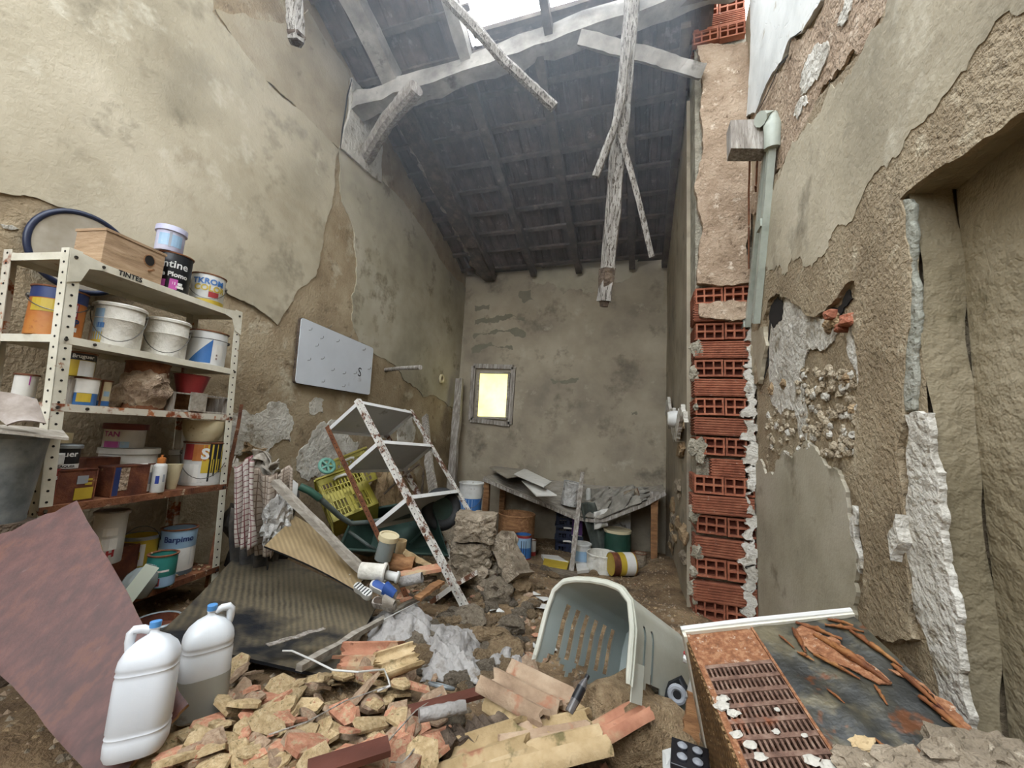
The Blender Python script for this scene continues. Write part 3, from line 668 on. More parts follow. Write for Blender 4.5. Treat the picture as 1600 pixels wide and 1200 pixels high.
for i, z in enumerate(LV):
    m = MB(); lip = .032
    m.hexa(sp(.002, .002, z-.003), SU*(SLEN-.004), SV*(SDEP-.004), LEAN*.003)
    m.hexa(sp(.002, -.001, z-lip), SU*(SLEN-.004), SV*.003, LEAN*lip); m.hexa(sp(.002, SDEP-.003, z-lip), SU*(SLEN-.004), SV*.003, LEAN*lip)
    m.hexa(sp(.001, .002, z-lip), SU*.003, SV*(SDEP-.004), LEAN*lip); m.hexa(sp(SLEN-.004, .002, z-lip), SU*.003, SV*(SDEP-.004), LEAN*lip)
    subs = []
    if i == 0:
        for sgn, u0 in ((1, .0), (-1, SLEN)):
            g = MB().poly([sp(u0, -.003, z+.015), sp(u0+sgn*.12, -.003, z), sp(u0+sgn*.12, -.003, z-.032), sp(u0+sgn*.07, -.003, z-.045), sp(u0+sgn*.045, -.003, z-.11), sp(u0, -.003, z-.13)], SV*-.002)
            subs.append(part('gusset', g, m_cream))
        T = Matrix((( SU.x, 0, -SV.x, 0), (SU.y, 0, -SV.y, 0), (0, 1, 0, 0), (0, 0, 0, 1)))
        T.translation = sp(.23, -.004, z-.014); subs.append(part('lettering', flattext(T, 'TINTES', .032, .03), k_dark))
    b = MB()
    for u in (.02, SLEN-.02, .12):
        c = sp(u, -.004, z-.016); q = [c+SU*math.cos(t)*.007+V((0, 0, 1))*math.sin(t)*.007 for t in [k*math.pi/4 for k in range(8)]]; b.add(q+[e-SV*.004 for e in q], [tuple(range(8)), tuple(range(15, 7, -1))]+[(k, (k+1) % 8, 8+(k+1) % 8, 8+k) for k in range(8)])
    subs.append(part('bolts', b, m_wire, kind='stuff'))
    parts.append(part('shelf', m, (m_cream, m_cream, m_creamrust, m_rust, m_rust)[i], subs=subs))
thing('steel_shelving', 'tall cream steel shelving with perforated posts, loaded with paint cans', 'shelving', parts)

def spos(px, py, lv, v, z=None):
    """point on shelf level lv seen at column px, v metres behind the front edge"""
    zz = LV[lv] if z is None else z; d = ray(px, py); o = sp(0, v, zz); t = (o-CAM).dot(SV)/d.dot(SV); p = CAM+d*t
    return V((p.x, p.y, zz))
def csize(p, px, wpx, hpx):
    Z = depth(p); c = 1/math.sqrt(1+((px-800)/FPX)**2); return wpx*Z*c/(2*FPX), hpx*Z/FPX
def shelfcan(name, label, lv, px, py, wpx, hpx, m, v=.10, z=None, k=1.0, turn=0, **kw):
    p = spos(px, py, lv, v, z); r, h = csize(p, px, wpx, hpx); r = min(r*k, .17)
    T = face_cam(p) @ Matrix.Rotation(R(turn), 4, 'Z'); can(name, label, T, r, h, m, **kw); return p, r, h
# top shelf
p, r, h = shelfcan('paint_can', 'black paint can with white and magenta print on the top shelf', 0, 266, 455, 58, 62, k_black, v=.12, texts=[('ntine', 4, .70, .26, k_tinwhite, .015), ('e Plomo', 6, .45, .16, k_tinwhite, .03)], patches=[(-38, -20, .12, .30, k_magenta), (-8, 18, .08, .34, k_magenta), (2, 34, .20, .27, k_tinwhite), (14, 40, .13, .19, k_paper)])
shelfcan('plastic_tub', 'small lilac plastic tub standing on the black paint can', 0, 263, 395, 46, 36, k_lilac, v=.12, z=LV[0]+h+.004, cat='tub', lid=k_lilac, rim=None, patches=[(-50, 50, .2, .72, k_lblue), (-6, 4, .15, .8, k_grey)])
shelfcan('paint_can', 'small white paint can with blue and gold lettering, right end of top shelf', 0, 321, 474, 55, 47, k_tinwhite, v=.10, handle=(.70, .55, m_wire), texts=[('TKROM', 0, .74, .26, k_blue, .03), ('COLOR', 8, .52, .26, k_yellow, .03)], patches=[(4, 40, .24, .42, k_red)], bands=[(.02, .16, k_yellow)])
# nest box
u0 = (spos(155, 420, 0, .05)-sp(0, .05, LV[0])).dot(SU); u1 = (spos(252, 440, 0, .05)-sp(0, .05, LV[0])).dot(SU)
hb = .17; w_ = u1-u0
o = sp(u0, .05, LV[0]+.002)
mb = MB(); mb.hexa(o, SU*w_, SV*.17, V((0, 0, hb)))
hole = MB(); c = sp(u1-.065, .049, LV[0]+.115); q = [c+SU*math.cos(t)*.025+V((0, 0, 1))*math.sin(t)*.028 for t in [k*math.pi/8 for k in range(16)]]; hole.poly(q, SV*-.002)
ring = MB().tube(q+[q[0]], .003, 6)
peg = MB().tube([c+V((0, 0, -.05))+SU*.005, c+V((0, 0, -.05))-SV*.035], .006, 8)
top = MB(); top.hexa(o+SU*-.004+SV*-.004+V((0, 0, hb)), SU*(w_+.008), SV*.18, V((0, 0, .012)))
wr = MB().tube([sp(u0+.12, .12, LV[0]+hb+.012)+SU*.014*math.cos(a)+V((0, 0, .014+.014*math.sin(a))) for a in [k*math.pi/6 for k in range(13)]], .0015, 5)
thing('nest_box', 'pine wood nest box with round entrance hole on the top shelf', 'birdhouse', [part('box', mb, m_boxwood, bevel=.002), part('entrance_hole', hole, m_holeshade), part('hole_edge', ring, m_wood), part('perch', peg, m_wood), part('roof_board', top, m_boxwood), part('wire_loop', wr, m_wire)])
# second shelf
shelfcan('paint_can', 'large orange and navy paint can behind the front post', 1, 84, 515, 98, 76, k_orange, v=.17, k=.95, texts=[('EMP', 26, .34, .20, k_navy, .03)], bands=[(.76, .99, k_navy)], patches=[(-60, 0, .48, .74, k_yellow), (14, 44, .44, .75, k_red), (18, 40, .48, .72, k_tinwhite), (12, 48, .16, .25, k_tinwhite)], handle=(.80, .3, m_wire))
shelfcan('plastic_pail', 'plaster-crusted white pail left of the other white pail on second shelf', 1, 180, 535, 84, 66, k_plaster, v=.11, r1=None, rim='w', handle=(.86, .75, m_wire), cat='pail', patches=[(-62, -34, .12, .85, k_lblue), (-50, -30, .40, .52, k_blue), (-60, -32, .05, .3, k_yellow)], ribs=(.13,))
shelfcan('plastic_pail', 'cream white crusted pail in the middle of the second shelf', 1, 256, 553, 70, 58, k_plaster, v=.10, rim='w', handle=(.80, .72, m_wire), cat='pail', ribs=(.12,))
shelfcan('paint_can', 'white paint pail with a bright blue triangle, right end of second shelf', 1, 320, 568, 63, 52, k_tinwhite, v=.10, rim='tin', handle=(.75, .0, m_wire), patches=[(-55, 14, .05, -.76, k_blue), (22, 50, .2, .62, k_paper)], texts=[('B', 30, .30, .08, k_rusttin), ('B', 30, .20, .08, k_rusttin)])
# third shelf
shelfcan('paint_can', 'dirty white tin with a purple drip at the left end of third shelf', 2, 36, 618, 42, 42, k_paper, v=.26, k=.95, patches=[(14, 20, .62, .99, k_magenta), (-60, 60, .02, .18, k_blue)])
pw = spos(100, 620, 2, .12)
mb = MB(Matrix.Translation(pw) @ Matrix.Rotation(R(10), 4, 'Z')); mb.box((0, 0, .055), (.07, .07, .11)); mb.rough(.004, 20)
thing('wood_block', 'short rough grey wood block beside the front post on third shelf', 'wood block', [part('block', mb, m_oldwood)])
p1, r1_, h1 = shelfcan('paint_can', 'small blue and yellow tin with white paper label on third shelf', 2, 132, 622, 40, 42, k_blue, v=.08, bands=[(.45, .98, k_paper)], patches=[(-40, 30, .12, .44, k_yellow)])
shelfcan('paint_can', 'narrow cream tin with a blue arc and rust streak on third shelf', 2, 160, 625, 20, 40, k_cream, v=.11, k=1.1, bands=[(.03, .22, k_blue)], patches=[(-30, -10, .02, .98, m_rust), (0, 50, .4, .6, k_lblue)])
shelfcan('paint_can', 'yellow and white tin with black lid band stacked on the blue tin', 2, 125, 580, 46, 36, k_yellow, v=.09, z=LV[2]+h1+.006, patches=[(-8, 70, .0, .66, k_tinwhite)], bands=[(.68, .99, k_black)], texts=[('Bruguer', 4, .84, .22, k_tinwhite, .03)])
# crusted bucket: pail with a swollen crust of dried plaster
pc = spos(222, 632, 2, .13); rc, hc = csize(pc, 222, 78, 72); T = face_cam(pc)
can('plaster_bucket', 'bucket buried in a thick crust of dried plaster on third shelf', T, rc*.93, hc, m_rust, rim='tin', cat='bucket', extra=[part('plaster_crust', MB(T).lump((0, -.03, hc*.42), (rc*2.1, rc*1.9, hc*.95), amp=.22, sc=2.2, sub=4, seed=4), k_crust, smooth=True), part('plaster_drip', MB(T).lump((-rc*1.0, -.02, hc*.24), (rc*.9, rc*1.2, hc*.5), amp=.25, sc=2.2, sub=3, seed=9), k_crust, smooth=True)])
p = spos(312, 640, 2, .09); d1 = .22
mb = MB(); o = sp((spos(268, 640, 2, .02)-sp(0, .02, LV[2])).dot(SU), .02, LV[2]+.002); w_ = (spos(357, 640, 2, .02)-sp(0, .02, LV[2])).dot(SU)-(o-sp(0, .02, LV[2])).dot(SU); hb = .095; e = V((0, 0, 1))
m1 = MB(); m1.hexa(o, SU*w_, SV*.16, e*.01)
m2 = MB(); m2.hexa(o+e*hb, SU*w_, SV*.02, e*.008); m2.hexa(o+e*.01, SU*.012, SV*.16, e*(hb-.01)); m2.hexa(o+SU*(w_-.012)+e*.01, SU*.012, SV*.16, e*(hb-.01))
m3 = MB(); m3.hexa(o+SV*.15+e*.01, SU*w_, SV*.01, e*hb)
m4 = MB(); m4.hexa(o+SU*w_*.27-SV*.008+e*.006, SU*w_*.27, SV*.012, e*(hb+.01))
thing('wooden_crate', 'small open wooden box with a centre slat at the end of third shelf', 'box', [part('base', m1, m_oldwood), part('frame', m2, m_oldwood), part('back_board', m3, m_wood), part('slat', m4, m_greyboard)])
p = spos(298, 605, 2, .11, LV[2]+hb+.012); r, h = csize(p, 298, 58, 20); T = face_cam(p)
thing('plastic_bowl', 'red plastic bowl set on the small wooden box', 'bowl', [part('bowl', MB(T).lathe([(0, 0), (r*.7, 0), (r, h*1.4), (r+.006, h*1.45), (r-.004, h*1.42), (r*.65, .008), (0, .008)], 28), k_red, smooth=True)])
# fourth shelf
shelfcan('red_tin', 'tall red tin with a white cap beside the front post', 3, 75, 775, 26, 55, k_red, v=.05, cat='tin', rim=None, texts=[('B', 28, .75, .15, k_tinwhite)], extra=[part('cap', MB(face_cam(spos(75, 775, 3, .05, LV[3]+.165))).lathe([(0, 0), (.026, 0), (.026, .04), (.022, .045), (0, .045)], 16), k_white)])
def squaretin(name, label, lv, x0, x1, py, hpx, v, dep_, m, z=None, prints=(), turn=0):
    a = spos(x0, py, lv, v, z); b = spos(x1, py, lv, v, z); hh = hpx*depth((a+b)/2)/FPX; d = b-a; nrm = V((-d.y, d.x, 0)).normalized()
    mb = MB(); mb.hexa(a, d, nrm*dep_, V((0, 0, hh)))
    rm = MB(); rm.bar(a+V((0, 0, hh)), b+V((0, 0, hh)), .006, .006); rm.bar(a+V((0, 0, .003)), b+V((0, 0, .003)), .006, .006); rm.bar(a, a+V((0, 0, hh)), .005, .005); rm.bar(b, b+V((0, 0, hh)), .005, .005)
    ps = [part('tin_body', mb, m, bevel=.004), part('seam', rm, k_rusttin)]
    for u_0, u_1, z_0, z_1, pm in prints:
        ps.append(part('printed_panel', MB().hexa(a+d*u_0+V((0, 0, hh*z_0))-nrm*.0022, d*(u_1-u_0), nrm*.002, V((0, 0, hh*(z_1-z_0)))), pm))
    thing(name, label, 'tin', ps); return a, b, hh
a_, b_, hh = squaretin('square_tin', 'rusted square tin with remains of yellow print on fourth shelf', 3, 84, 146, 772, 50, .03, .11, k_rusttin, prints=[(.48, .95, .06, .42, k_yellow), (.5, .78, .55, .80, k_grey), (.72, .9, .5, .58, k_yellow), (.70, .9, .64, .7, k_yellow)])
p2, r2_, h2 = shelfcan('paint_can', 'black and white varnish tin on top of the rusted yellow tin', 3, 103, 722, 42, 36, k_black, v=.085, z=LV[3]+hh+.004, texts=[('guer', 6, .62, .34, k_tinwhite, .02), ('LAQUER', 6, .10, .14, k_dark, .02)], bands=[(.0, .2, k_tinwhite)], rim='steel', extra=[])
shelfcan('plastic_beaker', 'cream plastic beaker upside down on the black varnish tin', 3, 100, 685, 29, 16, k_cream, v=.085, z=LV[3]+hh+h2+.012, cat='beaker', rim=None)
squaretin('square_tin', 'dark brown rusted square tin second in the row on fourth shelf', 3, 126, 178, 768, 58, .12, .10, k_rusttin)
squaretin('square_tin', 'rusted tin with flaking blue and white edge in the middle of fourth shelf', 3, 174, 228, 764, 46, .02, .10, k_rusttin, prints=[(.0, .17, .05, .97, k_navy), (.17, .42, .2, .95, k_crust)])
squaretin('carton', 'narrow white carton between rusted tin and white bottle', 3, 226, 237, 762, 44, .04, .06, k_paper, prints=[(.1, .9, .3, .7, k_grey)])
pb, rb, hb2 = shelfcan('plastic_pail', 'wide white lidded pail at the back of the fourth shelf', 3, 196, 745, 96, 60, k_white, v=.235, cat='pail', rim='w', lid=k_white, handle=(.6, .1, k_white), ribs=(.09, .11), bands=[(.05, .3, k_teal)])
shelfcan('plastic_tub', 'low white tub with dark red lid stacked on the wide white pail', 3, 194, 690, 68, 33, k_white, v=.235, z=LV[3]+hb2+.014, cat='tub', rim=None, lid=mat('dark_red_lid', ['#5a2522', '#6f332e'], 6, rough=.5, bump=.1), patches=[(-60, -20, .35, .85, k_paper), (-60, 0, .02, .3, k_magenta), (-14, 14, .02, .3, k_lblue)], texts=[('TAN', -38, .62, .32, k_magenta, .03)])
# white squeeze bottle
p = spos(246, 759, 3, .02); r, h = csize(p, 246, 24, 46); T = face_cam(p)
rf = lambda z: r
thing('squeeze_bottle', 'white squeeze bottle with an orange cap at the front of fourth shelf', 'bottle', [part('body', MB(T).lathe([(0, 0), (r*.95, 0), (r, .005), (r, h*.85), (r*.9, h*.92), (r*.45, h*.98), (r*.42, h)], 20), k_white, smooth=True, subs=[part('printed_panel', cylpatch(T, rf, -25, 5, h*.30, h*.56), k_inkblue), part('printed_panel', cylpatch(T, rf, 30, 50, h*.35, h*.6), k_grey)]), part('cap', MB(T).lathe([(r*.62, h*.97), (r*.62, h*1.14), (r*.5, h*1.15), (r*.2, h*1.17), (r*.18, h*1.25), (0, h*1.25)], 16), k_orange, smooth=True)])
p = spos(268, 758, 3, .06); r, h = csize(p, 268, 26, 38); T = face_cam(p)
thing('plastic_cup', 'beige tapered plastic cup between the white bottle and the colourful pail', 'cup', [part('cup', MB(T).lathe([(0, 0), (r*.6, 0), (r*1.1, h), (r*1.0, h), (r*.55, .006), (0, .006)], 20), k_cream, smooth=True)])
p, r, h = shelfcan('paint_pail', 'white pail with red and yellow print and black paint drips', 3, 313, 754, 70, 64, k_white, v=.11, rim='tin', cat='pail', handle=(.76, .58, m_wire), patches=[(-60, -30, .6, .97, k_red), (-30, 12, .58, .97, k_orange), (-4, 62, .30, .97, k_yellow), (12, 60, .62, .99, k_black), (14, 19, .1, .62, k_black), (22, 25, .3, .62, k_black), (28, 33, .22, .62, k_black), (37, 40, .36, .62, k_black), (44, 50, .3, .62, k_black), (-58, -10, .08, .5, k_paper)], texts=[('S', 2, .74, .34, k_tinwhite, .04)])
p = spos(316, 690, 3, .11, LV[3]+h+.008); r, h = csize(p, 316, 70, 32); T = face_cam(p)
thing('plaster_bowl', 'cream rubber bowl crusted with plaster on top of the colourful pail', 'bowl', [part('bowl', MB(T).lathe([(0, 0), (r*.72, 0), (r*.9, h*.35), (r, h*.7), (r*1.0, h), (r*.93, h), (r*.7, h*.3), (0, h*.25)], 28), k_cream, smooth=True)])
shelfcan('plastic_bottle', 'white and blue round bottle at the back of fourth shelf', 3, 276, 725, 26, 46, k_white, v=.28, cat='bottle', rim=None, bands=[(.02, .45, k_blue)], lid=k_white)
# bottom shelf
p = spos(160, 925, 4, .16); squaretin('square_tin', 'low rusted tin supporting the white pail on the bottom shelf', 4, 150, 205, 930, 62, .16, .14, k_rusttin)
zt = spos(160, 870, 4, .16).z
p, r, h = shelfcan('plastic_pail', 'tall white pail with a red H mark under the fourth shelf', 4, 166, 857, 56, 78, k_white, v=.15, z=LV[4]+.155, rim='w', cat='pail', texts=[('H', 14, .20, .17, k_red, .06, .2)], patches=[(-20, 34, .28, .5, k_paper), (-20, 30, .55, .7, k_paper)])
shelfcan('paint_pail', 'yellow pail with white shapes in the middle of the bottom shelf', 4, 211, 897, 62, 64, k_yellow, v=.24, rim='steel', cat='pail', handle=(.7, -.6, m_wire), patches=[(-60, -20, .1, .45, k_paper), (-25, 18, .35, .85, k_paper), (-14, 4, .5, .68, k_yellow)])
shelfcan('paint_can', 'light blue and white paint can with dark lettering on bottom shelf', 4, 272, 888, 60, 68, k_lblue, v=.13, rim='tin', bands=[(.10, .60, k_paper)], texts=[('Barpimo', 2, .80, .17, k_navy, .03)], patches=[(44, 50, .2, .6, k_white)])
shelfcan('paint_can', 'small teal paint can with a red hazard square at the shelf edge', 4, 248, 914, 50, 47, k_teal, v=.03, rim='tin', bands=[(.03, .34, k_lblue)], patches=[(-22, 0, .08, .32, k_red), (-17, -5, .11, .26, k_black), (-40, 30, .5, .56, k_paper)])
p = spos(205, 930, 4, .03); T = face_cam(p) @ Matrix.Rotation(R(25), 4, 'Y')
m_clear = mat('clear_plastic', ['#aab3b1', '#bcc5c2'], 5, rough=.25, bump=.03, trans=.55)
thing('clear_bottle', 'squat translucent plastic bottle lying at the edge of the bottom shelf', 'bottle', [part('body', MB(T).lathe([(0, 0), (.06, .002), (.068, .012), (.068, .075), (.05, .11), (.025, .125), (.025, .14), (0, .14)], 20), m_clear, smooth=True)])
p = spos(190, 915, 4, .01); T = face_cam(p) @ Matrix.Rotation(R(28), 4, 'Y')
thing('card', 'pale blank card leaning on the yellow pail', 'card', [part('card', MB(T).box((.02, -.02, .09), (.06, .002, .17)), flat('card_pale', '#ccd4c4', .7))])
for k in range(26):
    u = random.uniform(.62, .84); v = random.uniform(.02, .2); s = random.uniform(.008, .022)
    tag(put('plaster_crumb', MB().lump(sp(u, v, LV[4]+s*.3), (s*1.4, s, s*.8), amp=.4, sub=1, seed=k), m_adobe), 'small plaster crumb on the rusty bottom shelf', 'crumb', 'plaster crumbs on the bottom shelf')
# round tray with navy rim behind the shelving
c0 = onX(120, 400, XL+.06); ya = onX(30, 395, XL+.06).y; yb_ = onX(214, 400, XL+.06).y
zt = onX(118, 324, XL+.06).z; cy = (ya+yb_)/2; rr = (yb_-ya)/2
T = Matrix.Translation((XL+.055, cy, zt-rr)) @ Matrix.Rotation(R(90), 4, 'Y') @ Matrix.Rotation(R(0), 4, 'X')
q = [T @ V((rr*.94*math.cos(a), rr*.94*math.sin(a), 0)) for a in [2*math.pi*k/48 for k in range(49)]]
thing('round_tray', 'large round tray with a thick navy rim leaning on the wall behind shelving', 'tray', [part('rim', MB().tube(q, rr*.065, 10), mat('navy_rim', ['#161c30', '#20283f'], 6, rough=.35, bump=.05), smooth=True), part('disc', MB(T).lathe([(0, -.006), (rr*.93, -.006), (rr*.93, .004), (0, .004)], 48), mat('tray_face', ['#8b8272', '#a0988a', '#b5afa3'], 4, rough=.3, bump=.05))])
# ------------------------------------------------------------------ the toppled white shelving leaning to the left wall
FO = V((-1.009, 2.42, .44)); fu = V((.046, .654, -.029)).normalized(); fw = V((-.961, .119, 1.144)).normalized(); fv = fw.cross(fu).normalized()
if fv.dot(V((-.26, 0, -.22))) < 0: fv = -fv
FW, FD, FH = .72, .374, 1.65
parts = []
for u, v, du, dv, lo_, m in ((0, 0, 1, 1, -.12, m_rustwhite), (1, 0, -1, 1, -.10, m_rustwhite), (0, 1, 1, -1, -.12, m_rust), (1, 1, -1, -1, 0, m_rustwhite)):
    p0 = FO+fu*FW*u+fv*FD*v+fw*lo_; p1 = FO+fu*FW*u+fv*FD*v+fw*(FH+.02)
    parts.append(part('post', angle_post(p0, p1, fu*du, fv*dv, .04), m, subs=[part('holes', post_holes(p0, p1, fu*du, fv*dv, .04, .04, .0045), m_holeshade, kind='stuff')]))
for z, ttl in ((FH, 0), (FH*.77, 0), (FH*.48, 0), (FH*.09, 1)):
    mb = MB(); o = FO+fw*(z-.03)+fu*.003+fv*.003; W_, D_ = FW-.006, FD-.006
    mb.hexa(o+fw*.027, fu*W_, fv*D_, fw*.003); mb.mi = 1
    for a, b_ in ((o-fv*.002, fu*W_), (o+fv*D_, fu*W_)): mb.hexa(a, b_, fv*.003, fw*.03)
    for a in (o-fu*.002, o+fu*W_): mb.hexa(a, fu*.003, fv*D_, fw*.03)
    parts.append(part('shelf', mb, [m_rustwhite, m_rustwhite] if ttl else [m_whiteunder, m_whitesteel]))
thing('toppled_shelving', 'white rusting steel shelving tilted over against the left wall', 'shelving', parts)

# ------------------------------------------------------------------ boards, sheets, planks
def quadboard(name, label, cat, c4, th, m, edge=None, nu=1, nv=1, fn=None, rag=0, group=None):
    """board through four corner points (a b along the top, d c along the bottom)"""
    a, b, c, d = map(V, c4); n = (b-a).cross(d-a).normalized()
    if n.z < 0 and abs(n.z) > .2: n = -n
    if (CAM-a).dot(n) < 0 and abs(n.z) < .2: n = -n
    def f(u, v):
        p = a.lerp(b, u).lerp(d.lerp(c, u), v)
        if fn: p = p+n*fn(u, v)
        if rag and (u in (0, 1) or v in (0, 1)): p = p+V((random.uniform(-rag, rag), random.uniform(-rag, rag), random.uniform(-rag, rag)))
        return p
    mb = MB().grid(f, nu, nv, thick=n*th)
    if edge:
        k = nu*nv; mb.m = [0]*(k)+[1]*(len(mb.f)-k); m = [m, edge]
    return thing(name, label, cat, [part('board', mb, m, smooth=30)], group)
A = P(121, 783, 1.46); B = P(-140, 898, 1.18); C_ = P(165, 1240, 1.0)
_n = (B-A).cross(C_-A); _d = ray(292, 1100); D = CAM+_d*((A-CAM).dot(_n)/_d.dot(_n))
quadboard('veneer_board', 'reddish-brown veneered board with chipped edges leaning before the shelving', 'board', (B, A, D, C_), .022, m_redboard, m_chip, 18, 18, rag=.004)
m_dpan = mat('dark_striped_panel', ['#3c382f', '#554e41', '#665d4c'], 3, rough=.45, bump=.15, stretch=(1, 1, 1), wave=('DIAGONAL', 17, '#7a6e58', .5, 1.5), spots=[('#1d1f24', 1.6, .5, .62), ('#b3b0a9', 40, .72, .75)])
m_lpan = mat('light_striped_panel', ['#7a684a', '#8f7b59', '#9d8a68'], 3, rough=.5, bump=.15, wave=('DIAGONAL', 19, '#6a593e', .6, 1.5), spots=[('#b6ada0', 9, .68, .73), ('#35322c', 2, .6, .7)])
def gp(x, y, dz): return onG(x, y, dz)
a, b, c, d = gp(392, 850, .22), gp(592, 944, .08), gp(528, 1056, .04), gp(242, 992, .12)
quadboard('striped_sheet', 'dark striped curved panel lying on the rubble behind the two jugs', 'panel', (a, b, c, d), .012, m_dpan, k_black, 20, 20, fn=lambda u, v: .018*math.sin(v*5.2+.6)+.03*math.sin(u*math.pi)*math.sin(v*math.pi)*-1)
a, b, c, d = P(462, 806, 2.42), P(568, 888, 2.24), P(562, 926, 2.10), P(413, 853, 2.16)
quadboard('striped_sheet', 'lighter tan striped panel overlapping the dark panel', 'panel', (a, b, c, d), .012, m_lpan, k_black, 14, 10, fn=lambda u, v: .02*math.sin(u*math.pi))
def plank(name, label, p0, p1, w_, t, m, up=(0, 0, 1), seg=8, wob=.003, cat='plank', group=None):
    return thing(name, label, cat, [part('plank', MB().bar(p0, p1, w_, t, up, seg, wob), m)], group)
plank('grey_plank', 'weathered grey plank slanting down over the light striped panel', P(430, 752, 2.32), P(574, 900, 2.16), .05, .03, m_greyboard)
plank('thin_batten', 'long thin batten lying along the front edge of dark panel', gp(468, 1043, .07), gp(648, 938, .10), .03, .022, m_greyboard)
plank('paper_strip', 'short pale strip stuck on the dark striped panel', gp(418, 1008, .115), gp(506, 982, .11), .025, .003, m_oldwood, cat='strip')
# ------------------------------------------------------------------ jugs
m_jug = mat('jug_white_plastic', ['#c6cacf', '#d5d8dc'], 3, rough=.35, bump=.03, spots=[('#a9a8a2', 6, .66, .76)])
m_jug2 = mat('jug_white_scuffed', ['#bfc3c6', '#cfd2d4'], 3, rough=.35, bump=.03, spots=[('#8f8f89', 9, .66, .72)])
m_water = mat('jug_cloudy_water_zone', ['#8f8f88', '#9b9b94'], 4, rough=.35, bump=.03, spots=[('#6e6a5c', 8, .62, .7)])
k_bluecap = flat('cap_blue', '#4d86bd', .4)
def jug(name, label, T, w_, h, m, side, water=0):
    r = w_/2; H = h
    prof = [(0, .004), (r*.90, 0), (r*.98, .012)]
    for z in (.16, .20, .64, .68): prof += [(r, H*z-.006), (r*.965, H*z), (r, H*z+.006)]
    prof += [(r, H*.72), (r*.97, H*.77), (r*.82, H*.84), (r*.55, H*.90), (r*.26, H*.94), (r*.17, H*.955), (r*.16, H*.985), (r*.19, H*.99), (r*.19, H*1.0), (r*.15, H*1.005)]
    body = MB(T).lathe(prof, 36, sx=1, sy=.86, sq=3.2)
    cap = MB(T).lathe([(r*.2, H*1.0), (r*.21, H*1.05), (r*.19, H*1.055), (0, H*1.055)], 16)
    hd = MB(T).tube([(side*r*.14, 0, H*.975), (side*r*.4, 0, H*1.0), (side*r*.68, 0, H*1.0), (side*r*.76, 0, H*.975), (side*r*.78, 0, H*.90), (side*r*.76, 0, H*.83)], [r*.14, r*.17, r*.18, r*.18, r*.17, r*.14], 10)
    ps = [part('body', body, m, smooth=50), part('cap', cap, k_bluecap, smooth=True), part('handle', hd, m, smooth=True)]
    if water: ps.append(part('water_zone', MB(T).openlathe([(r*1.0+.0012, H*.03), (r+.0015, H*.18), (r+.0015, H*water)], 36, sx=1, sy=.86, sq=3.2), m_water, smooth=50))
    return thing(name, label, 'jug', ps)
T = face_cam(P(212, 1172, 1.06)) @ Matrix.Rotation(R(0), 4, 'Y') @ Matrix.Rotation(R(-8), 4, 'X') @ Matrix.Rotation(R(-14), 4, 'Z')
jug('plastic_jug', 'white plastic jug with blue cap tilted in the foreground', T, .132, .295, m_jug, -1)
T = face_cam(P(312, 1112, 1.30)) @ Matrix.Rotation(R(-1), 4, 'Y') @ Matrix.Rotation(R(8), 4, 'Z')
jug('plastic_jug', 'scuffed white jug half full of cloudy water behind the other jug', T, .14, .315, m_jug2, 1, water=.40)
# ------------------------------------------------------------------ galvanised bin at the left edge
p = P(-30, 815, 1.42); T = face_cam(p)
thing('galvanised_bin', 'grey galvanised bin standing at the left edge', 'bin', [part('body', MB(T).lathe([(0, 0), (.105, 0), (.105, .02), (.125, .30), (.133, .305), (.133, .315), (.118, .31), (.1, .03), (0, .03)], 30), m_galv, smooth=True)])
zb = p.z+.32
thing('bin_board', 'warped grey board laid across the galvanised bin', 'board', [part('board', MB(face_cam(V((p.x, p.y, zb)))).grid(lambda u, v: V((-.16+.32*u, -.18+.34*v, .012*math.sin(u*4)+.02*u*v)), 8, 6, thick=(0, 0, .01)), m_greyboard)])
a, b, c, d = P(-60, 610, 1.42), P(58, 624, 1.46), P(72, 662, 1.43), P(10, 664, 1.36)
quadboard('metal_sheet', 'dusty grey bent metal sheet above the galvanised bin', 'sheet', (a, b, c, d), .006, mat('dusty_sheet', ['#6f6258', '#857a70', '#9b918a'], 12, rough=.6, bump=.2), None, 6, 4, fn=lambda u, v: .02*math.sin(u*3))
# pedestal that carries the bin (a stack of dark boards behind the red board)
mb = MB(); q = V((p.x, p.y, 0)); gz = G(p.x, p.y)
mb.box((p.x, p.y, (gz+p.z)/2), (.24, .22, p.z-gz))
thing('dark_crate', 'dark wooden crate under the galvanised bin', 'crate', [part('crate', mb, m_rotwood)])
# ------------------------------------------------------------------ pet carrier shell
CO = V((-.35, 1.571, .64)); cx = V((.311, -.155, .064)); cyv = V((.25, .402, -.244)); cz = V((.019, .142, .253))
m_carr = mat('carrier_grey_plastic', ['#a5a597', '#b5b5a8', '#bebeb2'], 3, rough=.5, bump=.08, spots=[('#8b8571', 5, .62, .74)])
m_carrin = mat('carrier_inside_plastic', ['#9aa5a1', '#acb6b2'], 3, rough=.4, bump=.04)
